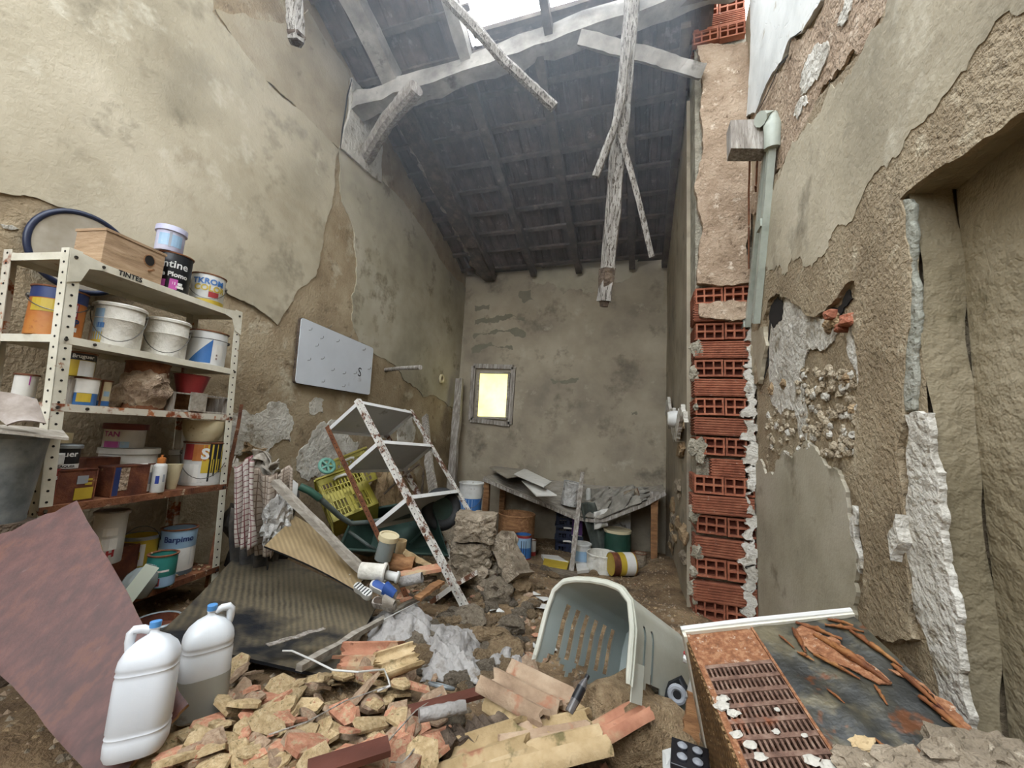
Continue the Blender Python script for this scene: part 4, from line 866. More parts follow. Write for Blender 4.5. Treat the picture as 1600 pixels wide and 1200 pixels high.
# slot cuts are left open in the side walls: walls are grids with missing cells
def carrier_sec(t, v):
    """v from 0 (left lower edge) over the top to 1 (right lower edge); t from the mouth to the back"""
    k = 1-.14*t
    pts = [(-.06, -.05), (-.02, .25), (.0, .6), (.05, .86), (.16, .98), (.32, 1.02), (.5, 1.03), (.68, 1.02), (.84, .98), (.95, .86), (1.0, .6), (1.0, .25), (1.0, -.08)]
    n = len(pts)-1; s = v*n; i = min(int(s), n-1); f_ = s-i
    x = pts[i][0]*(1-f_)+pts[i+1][0]*f_; z = pts[i][1]*(1-f_)+pts[i+1][1]*f_
    x = .5+(x-.5)*k; z = z*(1-.10*t)
    return CO+cx*x*1.06+cz*z*1.08+cyv*(t+.0*z)
NT, NV = 32, 60
def cell_open(i, j):
    t = (i+.5)/NT; v = (j+.5)/NV
    if .06 < v < .23 and .16 < t < .84: return i % 4 in (1, 2)
    if .80 < v < .93 and .10 < t < .42: return i % 4 == 1
    if v < .02+.05*abs(math.sin(t*9))*(t < .6): return True
    if v > .94+.03*math.sin(t*14): return True
    return False
def shell(off):
    mb = MB(); q = []; W_ = NV+1
    for i in range(NT+1):
        for j in range(NV+1):
            p = carrier_sec(i/NT, j/NV)
            if off:
                cen = CO+cx*.53+cz*.4+cyv*(i/NT); p = p+(cen-p).normalized()*off
            q.append(p)
    fs = [(i*W_+j, i*W_+j+1, i*W_+W_+j+1, i*W_+W_+j) for i in range(NT) for j in range(NV) if not OPEN[i][j]]
    return mb.add(q, fs)
OPEN = [[cell_open(i, j) for j in range(NV)] for i in range(NT)]
outer, inner = shell(0), shell(.006)
back = MB(); ring = [carrier_sec(1, j/24) for j in range(25)]; back.add(ring+[CO+cx*.5+cz*.4+cyv*1.06], [(j, j+1, 25) for j in range(24)])
rimp = [carrier_sec(-.01, j/40)+cyv.normalized()*-.004 for j in range(2, 39)]
rim = MB().tube(rimp, [.010 if j < 36 else .007 for j in range(37)], 8)
lip = MB()
def lipf(u, v):
    p = carrier_sec(.0, 0.04+.91*u); cen = CO+cx*.53+cz*.4; return p+(p-cen).normalized()*(.016*v)-cyv.normalized()*.006*v
lip.grid(lipf, 40, 2, thick=cyv.normalized()*-.006)
flap = MB().grid(lambda u, v: carrier_sec(.02+.10*u, .90+.085*v)+(cx.normalized()*.004)*(1+3*u), 4, 6, thick=cx.normalized()*.004)
thing('pet_carrier', 'grey plastic pet carrier shell with slits lying on its side in rubble', 'carrier', [part('shell', outer, m_carr, smooth=True), part('lining', inner, m_carrin, smooth=True), part('back_wall', back, m_carrin, smooth=True), part('mouth_rim', rim, m_carr, smooth=True), part('mouth_flange', lip, m_carr, smooth=True), part('torn_tab', flap, m_carr)])
# ------------------------------------------------------------------ rusted heater cabinet
HO = V((.236, 1.535, .466)); ha = V((.446, .059, .109)).normalized(); hb_ = V((.073, -.368, -.099)).normalized(); hc_ = V((-.097, -.149, .48)).normalized()
HA, HB, HC = .463, .62, .512
m_grille = mat('grille_rusty', ['#4f382d', '#6b5042', '#856d5e'], 40, rough=.75, bump=.4, bs=90, spots=[('#bdb4aa', 9, .64, .72), ('#8a4a26', 6, .6, .7)])
m_rustsand = mat('rust_grainy', ['#6b4329', '#87593b', '#a37a5a'], 70, rough=.85, bump=.5, bs=120, spots=[('#b3a08d', 60, .6, .68)])
m_burnt = mat('burnt_steel', ['#1f2022', '#33332f', '#524d3e'], 5, rough=.38, metal=.3, bump=.3, bs=30, spots=[('#6b634e', 6, .52, .64), ('#2b3648', 2.2, .52, .66), ('#5f3a22', 9, .60, .66), ('#9a958c', 20, .70, .74)])
m_flake = mat('peeling_rust', ['#5c331b', '#7a4a26', '#94683c'], 14, rough=.75, bump=.4, bs=60, spots=[('#4b2412', 20, .6, .66)])
m_straw = mat('reed_side', ['#5f4526', '#836540', '#a08057'], 5, rough=.8, bump=.4, wave=('DIAGONAL', 60, '#402d18', .6, 2), spots=[('#b59c74', 60, .6, .66)])
def hp(u, v, w_): return HO+ha*HA*u+hb_*HB*v+hc_*HC*w_
def hbox(mb, u0, u1, v0, v1, w0, w1): return mb.hexa(hp(u0, v0, w0), ha*HA*(u1-u0), hb_*HB*(v1-v0), hc_*HC*(w1-w0))
body = MB(); hbox(body, .02, .98, .01, 1, 0, .95)
side = MB(); hbox(side, -.003, .02, .035, 1, .0, .975)
for k in range(30): hbox(side, -.012, .0, .045+k*.0315, .045+k*.0315+.018, .0, .97)
backp = MB(); hbox(backp, -.02, 1.0, -.02, .012, 0, 1.0); hbox(backp, -.02, .0, -.02, .04, 0, 1.0)
trim = MB().tube([hp(-.02, -.01, 1.0), hp(.4, -.012, 1.004), hp(1.0, -.01, 1.0)], .008, 8)
plate = MB(); 
def plf(u, v):
    p = hp(.405+.59*u, .012+.98*v, .985); return p+hc_*(.006*noise.noise(V((u*5, v*6, 3))))
plate.grid(plf, 24, 30, thick=hc_*.012)
solid = MB(); hbox(solid, .02, .405, .012, .20, .955, .98)
rail = MB(); hbox(rail, .395, .408, .012, 1, .955, .99); hbox(rail, .0, .03, .012, 1, .955, .985)
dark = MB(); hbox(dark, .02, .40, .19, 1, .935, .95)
bars = []
nrow = 13; v0 = .20; pv = (1-v0)/nrow
for r_ in range(nrow+1):
    v = v0+r_*pv; b_ = MB(); hbox(b_, .03, .395, v-.006, v+.012, .955, .982); bars.append(part('grille_bar', b_, m_grille))
nslot = 15
cross = MB()
for r_ in range(nrow):
    for s_ in range(nslot+1):
        u = .03+.365*s_/nslot; hbox(cross, u-.0055, u+.0055, v0+r_*pv+.012, v0+(r_+1)*pv-.006, .957, .979)
flakes = []
rnd = random.Random(5)
def curl(u, v, du, dv, r, turns=.8):
    """a strip of paint curled into a half roll"""
    mb = MB(); o = hp(u, v, .99); ax = (ha*HA*du+hb_*HB*dv); L_ = ax.length; axn = ax/L_; sd = axn.cross(hc_).normalized()
    def f(s_, t):
        a = t*math.pi*2*turns; rr_ = r*.62*(1-.35*t)*(1+.5*noise.noise(V((s_*7+u*40, v*30, 0)))+.35*noise.noise(V((s_*19, t*3, u*50))))
        return o+ax*s_+sd*(math.sin(a)*rr_*(.5+.5*math.sin(math.pi*min(1, s_+.08))))+hc_*((1-math.cos(a))*rr_*(.4+.6*math.sin(math.pi*min(1, s_+.05))))
    return mb.grid(f, 16, 10)
for u, v, du, dv, r in ((.62, .05, -.03, .14, .012), (.66, .02, .16, .12, .014), (.70, .10, .14, .20, .016), (.73, .14, .12, .22, .018), (.62, .20, .12, .13, .010), (.80, .05, .16, .06, .012), (.90, .10, .07, .20, .014), (.94, .28, .02, .22, .012), (.92, .42, .05, .2, .014), (.56, .36, .03, .06, .006), (.60, .55, .03, .08, .007), (.72, .58, .03, .09, .006), (.52, .08, .03, .08, .006), (.78, .36, -.02, .08, .008), (.55, .18, .05, .05, .008), (.84, .02, .1, .05, .01)):
    flakes.append(part('paint_curl', curl(u, v, du, dv, r), m_flake, smooth=True))
def rustpatch(pts):
    q = [hp(u, v, .991) for u, v in pts]; return MB().poly(jag(q, hc_, .012, .5), hc_*.003)
flakes.append(part('rust_patch', rustpatch([(.62, .06), (.70, .03), (.78, .12), (.84, .24), (.86, .36), (.80, .36), (.70, .26), (.66, .22), (.60, .12)]), m_rustsand))
flakes.append(part('rust_patch', rustpatch([(.90, .30), (.97, .34), (.985, .6), (.95, .66), (.92, .5)]), m_rustsand))
thing('heater_cabinet', 'rusted steel heater cabinet with slotted grille and peeling burnt top', 'heater', [part('body', body, m_rustsand), part('reed_side', side, m_straw), part('back_panel', backp, m_cream), part('trim', trim, m_whitesteel), part('top_plate', plate, m_burnt, smooth=True), part('front_strip', solid, m_rustsand), part('side_rail', rail, m_rustsand), part('grille_backing', dark, m_holeshade)]+bars+[part('grille_webs', cross, m_grille, kind='stuff')]+flakes)
# plaster lumps fallen on the cabinet
for k, (u, v, s, lb) in enumerate(((.62, .66, .075, 'large cement lump lying on the front of the heater top'), (.86, .62, .085, 'pebbly cement crust on the right of the heater top'), (.45, .62, .05, 'small white plaster lump beside the grille edge'), (.54, .57, .03, 'triangular beige shard on the heater top'), (.97, .64, .08, 'grey cement lump at the right corner of the heater'))):
    rot = Matrix((ha, hb_, hc_)).transposed()
    thing('cement_lump', lb, 'lump', [part('lump', MB().lump(hp(u, v, .99)+hc_*s*.14, (s*1.5, s*1.1, s*.45), rot=rot, amp=.5, sc=2.2, sub=3, seed=k), m_conc if k != 3 else m_tiley)])
for k, (u, v, s) in enumerate(((.05, .36, .02), (.03, .39, .025), (.07, .42, .02), (.04, .50, .018), (.08, .54, .02), (.10, .58, .018), (.22, .50, .012), (.28, .42, .010), (.33, .52, .010), (.35, .62, .022), (.30, .60, .022))):
    rot = Matrix((ha, hb_, hc_)).transposed()
    tag(put('plaster_flake', MB().lump(hp(u, v, .985)+hc_*s*.08, (s*1.4, s, s*.35), rot=rot, amp=.5, sub=2, seed=k+30), m_white), 'small white plaster flake lying on the heater grille', 'flake', 'plaster flakes on the grille')
# ------------------------------------------------------------------ cloths and rags between the shelving and the crates
m_check = mat('checked_cloth', ['#a49a90', '#bdb4aa', '#c9c2ba'], 8, rough=.95, bump=.2, spots=[('#8e7f70', 5, .6, .72)])
def checkmat(name, base, line, sc):
    if name in _mats: return _mats[name]
    m = mat(name, base, 8, rough=.95, bump=.15); nt = m.node_tree; N = nt.nodes; L = nt.links; b = N['Principled BSDF']; src = b.inputs['Base Color'].links[0].from_socket
    uv = N.new('ShaderNodeUVMap'); uv.uv_map = 'weave'; sx = N.new('ShaderNodeSeparateXYZ'); L.new(uv.outputs[0], sx.inputs[0])
    fac = None
    for ax, k in ((0, sc[0]), (1, sc[1])):
        mu = N.new('ShaderNodeMath'); mu.operation = 'MULTIPLY'; mu.inputs[1].default_value = k; L.new(sx.outputs[ax], mu.inputs[0])
        fr = N.new('ShaderNodeMath'); fr.operation = 'FRACT'; L.new(mu.outputs[0], fr.inputs[0]); lt = N.new('ShaderNodeMath'); lt.operation = 'LESS_THAN'; lt.inputs[1].default_value = .16; L.new(fr.outputs[0], lt.inputs[0])
        if fac is None: fac = lt.outputs[0]
        else:
            mx = N.new('ShaderNodeMath'); mx.operation = 'MAXIMUM'; L.new(fac, mx.inputs[0]); L.new(lt.outputs[0], mx.inputs[1]); fac = mx.outputs[0]
    mi = N.new('ShaderNodeMix'); mi.data_type = 'RGBA'; L.new(fac, mi.inputs['Factor']); L.new(src, mi.inputs[6]); mi.inputs[7].default_value = C3(line); L.new(mi.outputs[2], b.inputs['Base Color'])
    return m
def cloth(name, label, fn, nu, nv, m, cat='cloth', th=.004, uv=False):
    mb = MB().grid(fn, nu, nv); o = put(name, mb, m, smooth=70); tag(o, label, cat)
    so = o.modifiers.new('cloth_thickness', 'SOLIDIFY'); so.thickness = th
    if uv:
        me = o.data; ul = me.uv_layers.new(name='weave'); W_ = nu+1
        for li, lp in enumerate(me.loops): ul.data[li].uv = ((lp.vertex_index % W_)/nu, (lp.vertex_index//W_)/nv)
    return o
m_chk = checkmat('checked_rag', ['#9d938a', '#b5aca3', '#c5beb7'], '#6d3f42', (9, 16))
m_chk2 = checkmat('faded_checked_rag', ['#8c7f6f', '#a5988a', '#b5aa9d'], '#6f5f52', (8, 14))
def hang(x0, x1, yt, yb, z, seed, amp=.03, flare=0, zz=0):
    def f(u, v):
        x = x0+(x1-x0)*u+flare*(v-.2)*(u-.5); y = yt+(yb-yt)*v+8*math.sin(u*5+seed)*(1-v)
        p = P(x, y, z+zz*v); n = noise.noise(V((u*6+seed, v*1.3, seed)))
        return p+FWD*(amp*(math.sin(u*17+seed+v*1.5)*.6*(.3+v)+n))+V((0, 0, .01*n))
    return f
cloth('kitchen_towel', 'white and red checked kitchen towel hanging over the rag pile', hang(366, 398, 722, 855, 2.28, 1, .035), 26, 30, m_chk, cat='towel', uv=True)
cloth('checked_rag', 'faded brown checked cloth hanging right of the checked towel', hang(385, 432, 735, 868, 2.36, 4, .04, -10), 30, 30, m_chk2, cat='rag', uv=True)
cloth('grey_rag', 'crumpled grey cloth heaped on top of the rag pile', lambda u, v: P(368+68*u, 712+38*v+10*math.sin(u*9), 2.5)+V((0, 0, .03*noise.noise(V((u*7, v*7, 2)))))+FWD*(.09*noise.noise(V((u*5, v*6, 9)))), 24, 16, m_greyboard, cat='rag')
m_sack = mat('crumpled_sack', ['#8f8c86', '#b1aea8', '#c6c4bf'], 5, rough=.5, bump=.9, bs=22, spots=[('#6c665c', 9, .58, .66)], bdist=.03)
cloth('striped_shirt', 'pale striped shirt hanging at the right of the rag pile', hang(425, 458, 735, 800, 2.44, 7, .05, -8), 24, 20, m_chk2, cat='shirt', uv=True)
cloth('dark_rag', 'dark cloth hanging low behind the checked towel', hang(362, 420, 800, 905, 2.46, 11, .05), 24, 20, mat('dark_rags', ['#2c2c30', '#45423e', '#5f584e'], 5, bump=.6, bs=20), cat='rag')
thing('rag_pile', 'dark heap of clothes under the hanging towels', 'heap', [part('heap', MB().lump(P(408, 830, 2.66), (.40, .32, .66), amp=.5, sc=2.2, sub=4, seed=3), mat('dark_rags', ['#2c2c30', '#45423e', '#5f584e'], 5, bump=.6, bs=20), smooth=True)])
thing('plastic_sack', 'crumpled whitish plastic sack right of the hanging towels', 'sack', [part('sack', MB().lump(P(434, 812, 2.36), (.15, .13, .27), amp=.6, sc=2.4, sub=4, seed=6), m_sack, smooth=True)])
quadboard('white_board', 'small white board stuck behind the plank and sack', 'board', (P(432, 728, 2.62), P(466, 756, 2.66), P(462, 792, 2.62), P(430, 780, 2.55)), .01, k_white)
plank('perforated_angle', 'thin rusty perforated angle iron standing behind the far shelf post', onX(378, 632, XL+.1), P(322, 918, 2.35), .02, .006, m_rust, cat='angle iron')
# ------------------------------------------------------------------ yellow crates
m_ycr = mat('crate_yellow', ['#8d8228', '#9c9032', '#a89d42'], 5, rough=.45, bump=.06, spots=[('#8b7f3a', 6, .6, .7)])
def crate(name, label, O_, U, Vv, W_, m, nb=14, tilt=None):
    """open crate: O_ front-lower corner, U along the front, Vv depth, W_ up"""
    ps = []; t = .008
    def wall(o, a, b_, n, k):
        mb = MB(); nn = n.normalized()*t
        for f0, f1 in ((0, .06), (.40, .60), (.84, 1.0), (.19, .215), (.70, .725)): mb.hexa(o+b_*f0, a, nn, b_*(f1-f0))
        for i in range(k+1):
            ww = .05 if i in (0, k) else .022
            mb.hexa(o+a*min(1-ww, max(0, i/k-ww/2)), a*ww, nn*.9, b_)
        for f0, f1 in ((.0, .12), (.44, .58), (.88, 1.0)): mb.hexa(o+a*f0, a*(f1-f0), nn*.95, b_*.5)
        return mb
    ps.append(part('front_wall', wall(O_, U, W_, Vv, nb), m)); ps.append(part('back_wall', wall(O_+Vv, U, W_, -Vv, nb), m))
    ps.append(part('end_wall', wall(O_, Vv, W_, U, 9), m)); ps.append(part('end_wall', wall(O_+U, Vv, W_, -U, 9), m))
    fl = MB(); fl.hexa(O_, U, Vv, W_*.02); ps.append(part('base', fl, m))
    rim_ = MB(); e = W_.normalized()*.012
    for a, b_ in ((O_+W_, O_+U+W_), (O_+W_+Vv, O_+U+W_+Vv), (O_+W_, O_+W_+Vv), (O_+U+W_, O_+U+W_+Vv)): rim_.bar(a, b_, .026, .016, up=W_)
    ps.append(part('rim', rim_, m))
    gr = MB(); gr.tube([O_+U*.34+W_*.84-Vv.normalized()*.014, O_+U*.40+W_*.87-Vv.normalized()*.02, O_+U*.60+W_*.87-Vv.normalized()*.02, O_+U*.66+W_*.84-Vv.normalized()*.014], .012, 8); ps.append(part('grip', gr, k_paper))
    return thing(name, label, 'crate', ps)
O_ = P(521, 816, 2.92); U = P(592, 786, 3.12)-O_; W_ = P(467, 760, 3.06)-O_
W_ = W_-U.normalized()*W_.dot(U.normalized()); Vv = -U.cross(W_).normalized()*.22
if Vv.dot(FWD) < 0: Vv = -Vv
crate('plastic_crate', 'yellow slatted plastic crate tilted on the wheelbarrow, in front', O_, U, Vv, W_, m_ycr)
O2 = P(528, 775, 3.30); U2 = P(590, 748, 3.42)-O2; W2 = P(515, 722, 3.34)-O2; W2 = W2-U2.normalized()*W2.dot(U2.normalized()); V2 = -U2.cross(W2).normalized()*.12
if V2.dot(FWD) < 0: V2 = -V2
crate('plastic_crate', 'yellow crate behind the other one, higher against the wall', O2, U2, V2, W2, m_ycr, nb=10)
c = P(511, 728, 3.08); T = face_cam(c) @ Matrix.Rotation(R(60), 4, 'X') @ Matrix.Rotation(R(20), 4, 'Y')
hub = MB(T)
for k in range(5): a = 2*math.pi*k/5; hub.bar((0, 0, 0), (.05*math.cos(a), .05*math.sin(a), 0), .014, .03)
thing('cable_reel', 'sea-green plastic cable reel resting on the yellow crate', 'reel', [part('rim', MB(T).tube([(.055*math.cos(a), .055*math.sin(a), 0) for a in [2*math.pi*k/24 for k in range(25)]], .014, 8), mat('seagreen_plastic', ['#5d8c7d', '#6c9a8b'], 5, rough=.5, bump=.05), smooth=True), part('spokes', hub, _mats['seagreen_plastic'])])
# ------------------------------------------------------------------ wheelbarrow, tipped over
m_wb = mat('wheelbarrow_green', ['#1c2b26', '#273a33', '#31463d'], 5, rough=.5, bump=.08, spots=[('#4f5a50', 12, .66, .73)])
tq = [P(530, 858, 2.72), P(700, 868, 3.02), P(672, 780, 3.3), P(555, 800, 3.15)]
bq = [P(575, 870, 3.0), P(680, 850, 3.25), P(650, 790, 3.5), P(590, 810, 3.4)]
tray = MB()
def trayf(ring0, ring1):
    n = 4
    for i in range(n):
        a, b_, c_, d_ = ring0[i], ring0[(i+1) % n], ring1[(i+1) % n], ring1[i]; tray.grid(lambda u, v: a.lerp(b_, u).lerp(d_.lerp(c_, u), v), 6, 4)
    tray.grid(lambda u, v: ring1[0].lerp(ring1[1], u).lerp(ring1[3].lerp(ring1[2], u), v), 6, 6)
trayf(tq, bq)
lipm = MB().tube(tq+[tq[0]], .012, 8)
hnd = MB().tube([P(468, 760, 2.5), P(486, 768, 2.52), P(508, 786, 2.58), P(530, 806, 2.68), P(548, 818, 2.76), P(575, 816, 2.88), P(640, 806, 3.12)], .018, 10)
grip = MB().tube([P(468, 760, 2.5), P(484, 767, 2.52), P(500, 779, 2.55)], .023, 10)
leg = MB().tube([P(545, 830, 2.78), P(575, 852, 2.82), P(610, 872, 2.95)], .012, 8)
wc = P(690, 795, 3.3); T = face_cam(wc) @ Matrix.Rotation(R(72), 4, 'X') @ Matrix.Rotation(R(25), 4, 'Y')
wheel = MB(T).tube([(.13*math.cos(a), .13*math.sin(a), 0) for a in [2*math.pi*k/32 for k in range(33)]], .045, 12)
rimw = MB(T).lathe([(0, -.02), (.10, -.02), (.10, .02), (0, .02)], 24)
axle = MB().tube([wc, P(655, 835, 3.2), P(640, 850, 3.1)], .01, 8)
thing('wheelbarrow', 'dark green wheelbarrow tipped over behind the toppled shelving', 'wheelbarrow', [part('tray', tray, m_wb, smooth=40), part('tray_lip', lipm, m_wb), part('handle_tube', hnd, mat('barrow_tube', ['#4a524f', '#5d6561'], 5, rough=.5), smooth=True, subs=[part('grip', grip, k_green, smooth=True)]), part('leg', leg, _mats['barrow_tube']), part('wheel', wheel, mat('tyre_rubber', ['#1d1d1e', '#2a2a2a'], 8, rough=.7, bump=.2, spots=[('#5a564f', 14, .66, .72)]), smooth=True, subs=[part('hub', rimw, m_wb)]), part('fork', axle, m_wb)])
# pipe frame beside it
thing('pipe_frame', 'thin dark bent pipe standing behind the middle white shelf', 'pipe', [part('pipe', MB().tube([P(600, 772, 3.3), P(628, 745, 3.35), P(655, 725, 3.4), P(662, 735, 3.4), P(658, 785, 3.4)], .009, 8), m_rotwood, smooth=True)])
# stones behind crates against the left wall
for k, (x, y, z, s, lb) in enumerate(((600, 745, 3.6, .22, 'pale rubble stone against the wall behind the crates'), (635, 755, 3.7, .2, 'round rubble stone right of the crates by the wall'), (618, 735, 3.8, .18, 'brown rubble stone highest behind the crates'))):
    p = P(x, y, z); g = G(p.x, p.y)
    thing('rubble_stone', lb, 'stone', [part('stone', MB().lump((p.x, p.y, (p.z+g)/2), (s*1.4, s*1.2, p.z-g+s), amp=.35, sub=3, seed=k+70), m_adobe)])
# ------------------------------------------------------------------ white and blue bucket in the back corner, leaning timbers
def groundcan(name, label, px, py, wpx, hpx, m, dz=0, k=1, z=None, **kw):
    p = onG(px, py, dz) if z is None else P(px, py, z); r, h = csize(p, px, wpx, hpx); can(name, label, face_cam(p), r*k, h, m, **kw); return p, r, h
p = P(733, 815, 4.3); r, h = csize(p, 733, 38, 60)
mbk = MB(); mbk.lump((p.x, p.y, (p.z+G(p.x, p.y))/2), (.5, .5, p.z-G(p.x, p.y)), amp=.12, sub=3, boxy=.6)
thing('rubble_block', 'block of rubble under the white and blue bucket', 'rubble', [part('block', mbk, m_conc)])
can('paint_pail', 'white pail with a blue printed landscape in the back corner', face_cam(p), r*.92, h, k_white, r1=r*1.0, rim='w', cat='pail', handle=(.86, .45, m_wire), patches=[(-70, 70, .05, .62, k_blue), (-60, 20, .3, .6, k_lblue), (-30, 20, .05, .2, k_paper)])
plank('leaning_post', 'rough grey timber post leaning in the back left corner', onX(718, 592, XL+.12), onX(703, 800, XL+.22), .11, .07, m_oldwood, up=(0, 1, 0), wob=.012, cat='post')
plank('leaning_stick', 'short grey stick leaning against the left wall behind the toppled shelving', onX(664, 650, XL+.08), P(676, 775, 4.0), .09, .04, m_oldwood, up=(0, 1, 0), wob=.006, cat='stick')
# ------------------------------------------------------------------ workbench at the back wall
bz = .93; yF, yK = 5.02, 5.62
xl, xr_ = onY(756, 738, yF).x, min(onY(1040, 762, yF).x, XN-.08)
def btop(u, v):
    x = xl+(xr_-xl)*u; y = yF+(yK-yF)*v
    sg = u/.56 if u < .56 else (1 if u < .68 else (1-u)/.32); sag = .36*sg*(1-.88*v); return V((x, y, bz+.02*(u > .9)*(u-.9)*20-sag+.006*noise.noise(V((u*9, v*5, 0)))))
top = MB().grid(btop, 40, 12, thick=(0, 0, .022))
edge = MB(); 
for i in range(20): edge.bar(btop(i/20, 0)-V((0, .01, .035)), btop((i+1)/20, 0)-V((0, .01, .035)), .03, .04)
legs = []
for x, y, n in ((xl+.04, yF+.06, 0), (xr_-.12, yF+.05, 1), (xl+.12, yK-.1, 2), (xr_-.1, yK-.1, 3)):
    g = G(x, y)-.04; legs.append(part('leg', MB().bar((x, y, g), (x, y, bz-.04), .075, .06, up=(0, 1, 0), seg=3, wob=.003), m_wood))
cap_ = MB().box((xr_-.12, yF+.05, bz-.03), (.10, .09, .07))
thing('workbench', 'old workbench with broken sagging dusty top along the back wall', 'bench', [part('top', top, m_greyboard, smooth=True), part('front_rail', edge, m_oldwood), part('bracket', cap_, m_oldwood)]+legs)
def onbench(px, py, dz=0):
    d = ray(px, py); best = None
    for i in range(41):
        for j in range(13):
            q = btop(i/40, j/12); v = q-CAM; z = v.dot(FWD); e = abs(800+FPX*v.dot(RGT)/z-px)+abs(600-FPX*v.dot(UPV)/z-py)
            if best is None or e < best[0]: best = (e, q, i/40, j/12)
    return best[1]+V((0, 0, dz))
for k, (qq, lb) in enumerate((([(764, 731), (800, 726), (830, 742), (792, 748)], 'thin grey board at the left end of the workbench'), ([(803, 742), (820, 733), (862, 754), (850, 762)], 'pale tile leaning in the middle of the bench top'), ([(815, 752), (842, 758), (870, 775), (838, 776)], 'lowest pale tile at the broken front of bench'))):
    zc = onbench(sum(x for x, y in qq)/4, sum(y for x, y in qq)/4).z+.05+.02*k; pts = [onZ(x, y, zc+.03*(i_ < 2)) for i_, (x, y) in enumerate(qq)]
    thing('loose_board', lb, 'board', [part('board', MB().poly(pts, V((0, 0, .012))), k_paper if k else m_greyboard)])
p = onbench(892, 790, .012); p = V((p.x, p.y, p.z)); r, h = csize(p, 892, 27, 36); can('bench_pot', 'dusty grey bucket standing in the sag of the workbench', face_cam(p) @ Matrix.Rotation(R(8), 4, 'Y'), r, h, m_sack, rim='w', cat='bucket')
m_dust = mat('dusty_canvas', ['#6b665c', '#858076', '#9d978c'], 7, rough=.95, bump=.6, bs=25, spots=[('#57524a', 4, .58, .68)])
def sheet(u, v):
    n = noise.fractal(V((u*5, v*5, 1)), 1, 2, 5); e = min(1, 5*min(u, 1-u, v, 1-v)); return btop(.57+.34*u+.03*n, -.06+.85*v)+V((.03*n, -.05*n, .02+e*(.06+.10*n)))
cloth('dust_sheet', 'crumpled grey dust sheet heaped on the broken workbench', sheet, 44, 34, m_dust, cat='sheet')
cloth('hanging_canvas', 'dark grey canvas hanging from the broken bench to the floor', lambda u, v: P(905+25*u+22*v, 785+75*v, 4.80)+V((0, -.03*math.sin(u*9+v*3), 0)), 18, 18, mat('grey_green_canvas', ['#3e433e', '#4f544e', '#61655e'], 6, rough=.95, bump=.3, bs=30), cat='canvas')
cloth('paper_bundle', 'beige folded paper hanging over the bench edge', lambda u, v: P(928+22*u, 800+28*v-6*u, 4.76)+V((0, -.02*math.sin(u*8+v*5), 0)), 8, 8, k_paper, cat='paper')
p = onbench(976, 782, .05); r, h = csize(p, 976, 18, 18); can('tin_can', 'small grey tin lying on the right of the bench', face_cam(p) @ Matrix.Rotation(R(70), 4, 'Y'), r, h*1.2, m_conc, cat='tin')
thing('white_jar', 'small white jar on the dust sheet', 'jar', [part('jar', MB(face_cam(onbench(922, 785, .03))).lathe([(0, 0), (.03, 0), (.032, .12), (.02, .15), (0, .15)], 16), k_white, smooth=True)])
plank('leaning_lath', 'pale lath leaning upright against the bench front', P(910, 738, 4.74), onG(893, 892), .05, .025, m_oldwood, up=(0, 1, 0), wob=.002)
# under and in front of the bench
groundcan('wooden_keg', 'round brown wooden drum under the left of the bench', 805, 862, 60, 58, m_wood, k=.95, rim=m_wood, cat='drum', patches=[(-10, 6, .35, .5, k_paper)])
groundcan('paint_can', 'blue printed can with red rim and black drips in front of the drum', 816, 872, 27, 36, k_blue, patches=[(-60, 60, .5, .9, k_lblue), (-12, -7, .2, .8, k_black), (4, 8, .3, .8, k_black), (18, 22, .1, .8, k_black)], bands=[(.9, .99, k_red), (.0, .08, k_red)])
groundcan('paint_can', 'small white and red tin right of the blue printed can', 830, 868, 14, 24, k_tinwhite, bands=[(.05, .3, k_red)])
m_bcr = mat('crate_navy', ['#1b2030', '#262d42'], 5, rough=.5, bump=.05)
for k in range(3):
    p = onG(879, 868); T = face_cam(V((p.x, p.y+.25, p.z+.01+k*.16))); O_ = T @ V((-.14, -.1, 0)); U = (T.to_3x3() @ V((.30, 0, 0))); Vv = T.to_3x3() @ V((0, .22, 0))
    crate('stacked_crate', ('bottom', 'middle', 'top')[k]+'most navy plastic crate stacked under the bench', O_, U, Vv, V((0, 0, .15)), m_bcr, nb=8)
p = onG(898, 868)
thing('purple_carton', 'purple and white carton standing under the bench', 'carton', [part('carton', MB(face_cam(p+V((0, .12, .22)))).box((0, 0, .17), (.13, .12, .34)), k_paper, bevel=.003), part('purple_panel', MB(face_cam(p+V((0, .12, .22)))).box((0, -.062, .12), (.131, .004, .22)), mat('print_purple', ['#4f2f63', '#5d3b70'], 5, rough=.5, bump=.02)), part('support', MB(face_cam(p+V((0, .12, 0)))).box((0, 0, .11), (.16, .14, .215)), m_bcr)])
groundcan('paint_pail', 'white pail with a blue band under the bench', 908, 880, 30, 30, k_white, rim='w', cat='pail', bands=[(.2, .7, k_lblue)])
groundcan('paint_pail', 'dark green pail with pale lid under the right of bench', 964, 872, 42, 42, k_green, dz=.03, rim='w', cat='pail', lid=k_cream)
p = onG(966, 868); p.y += .12; thing('grey_box', 'tall grey box behind the green pail', 'box', [part('box', MB(face_cam(p)).box((0, 0, .28), (.28, .2, .56)), m_sack, bevel=.004)])
groundcan('mixing_tub', 'dirty white tub filled with rubble in front of the bench', 940, 893, 48, 28, k_plaster, rim='w', cat='tub', r1=None)
p = onG(975, 902); r, h = csize(p, 975, 36, 38); can('paint_can', 'yellow rusted can lying on its side by the rubble tub', Matrix.Translation(p+V((-.05, .05, r*.95))) @ Matrix.Rotation(R(-62), 4, 'Z') @ Matrix.Rotation(R(-90), 4, 'X') @ Matrix.Translation((0, 0, -h*.4)), r, h, k_yellow, rim='tin', bands=[(.55, .95, k_paper), (.0, .3, k_rusttin)], extra=[])
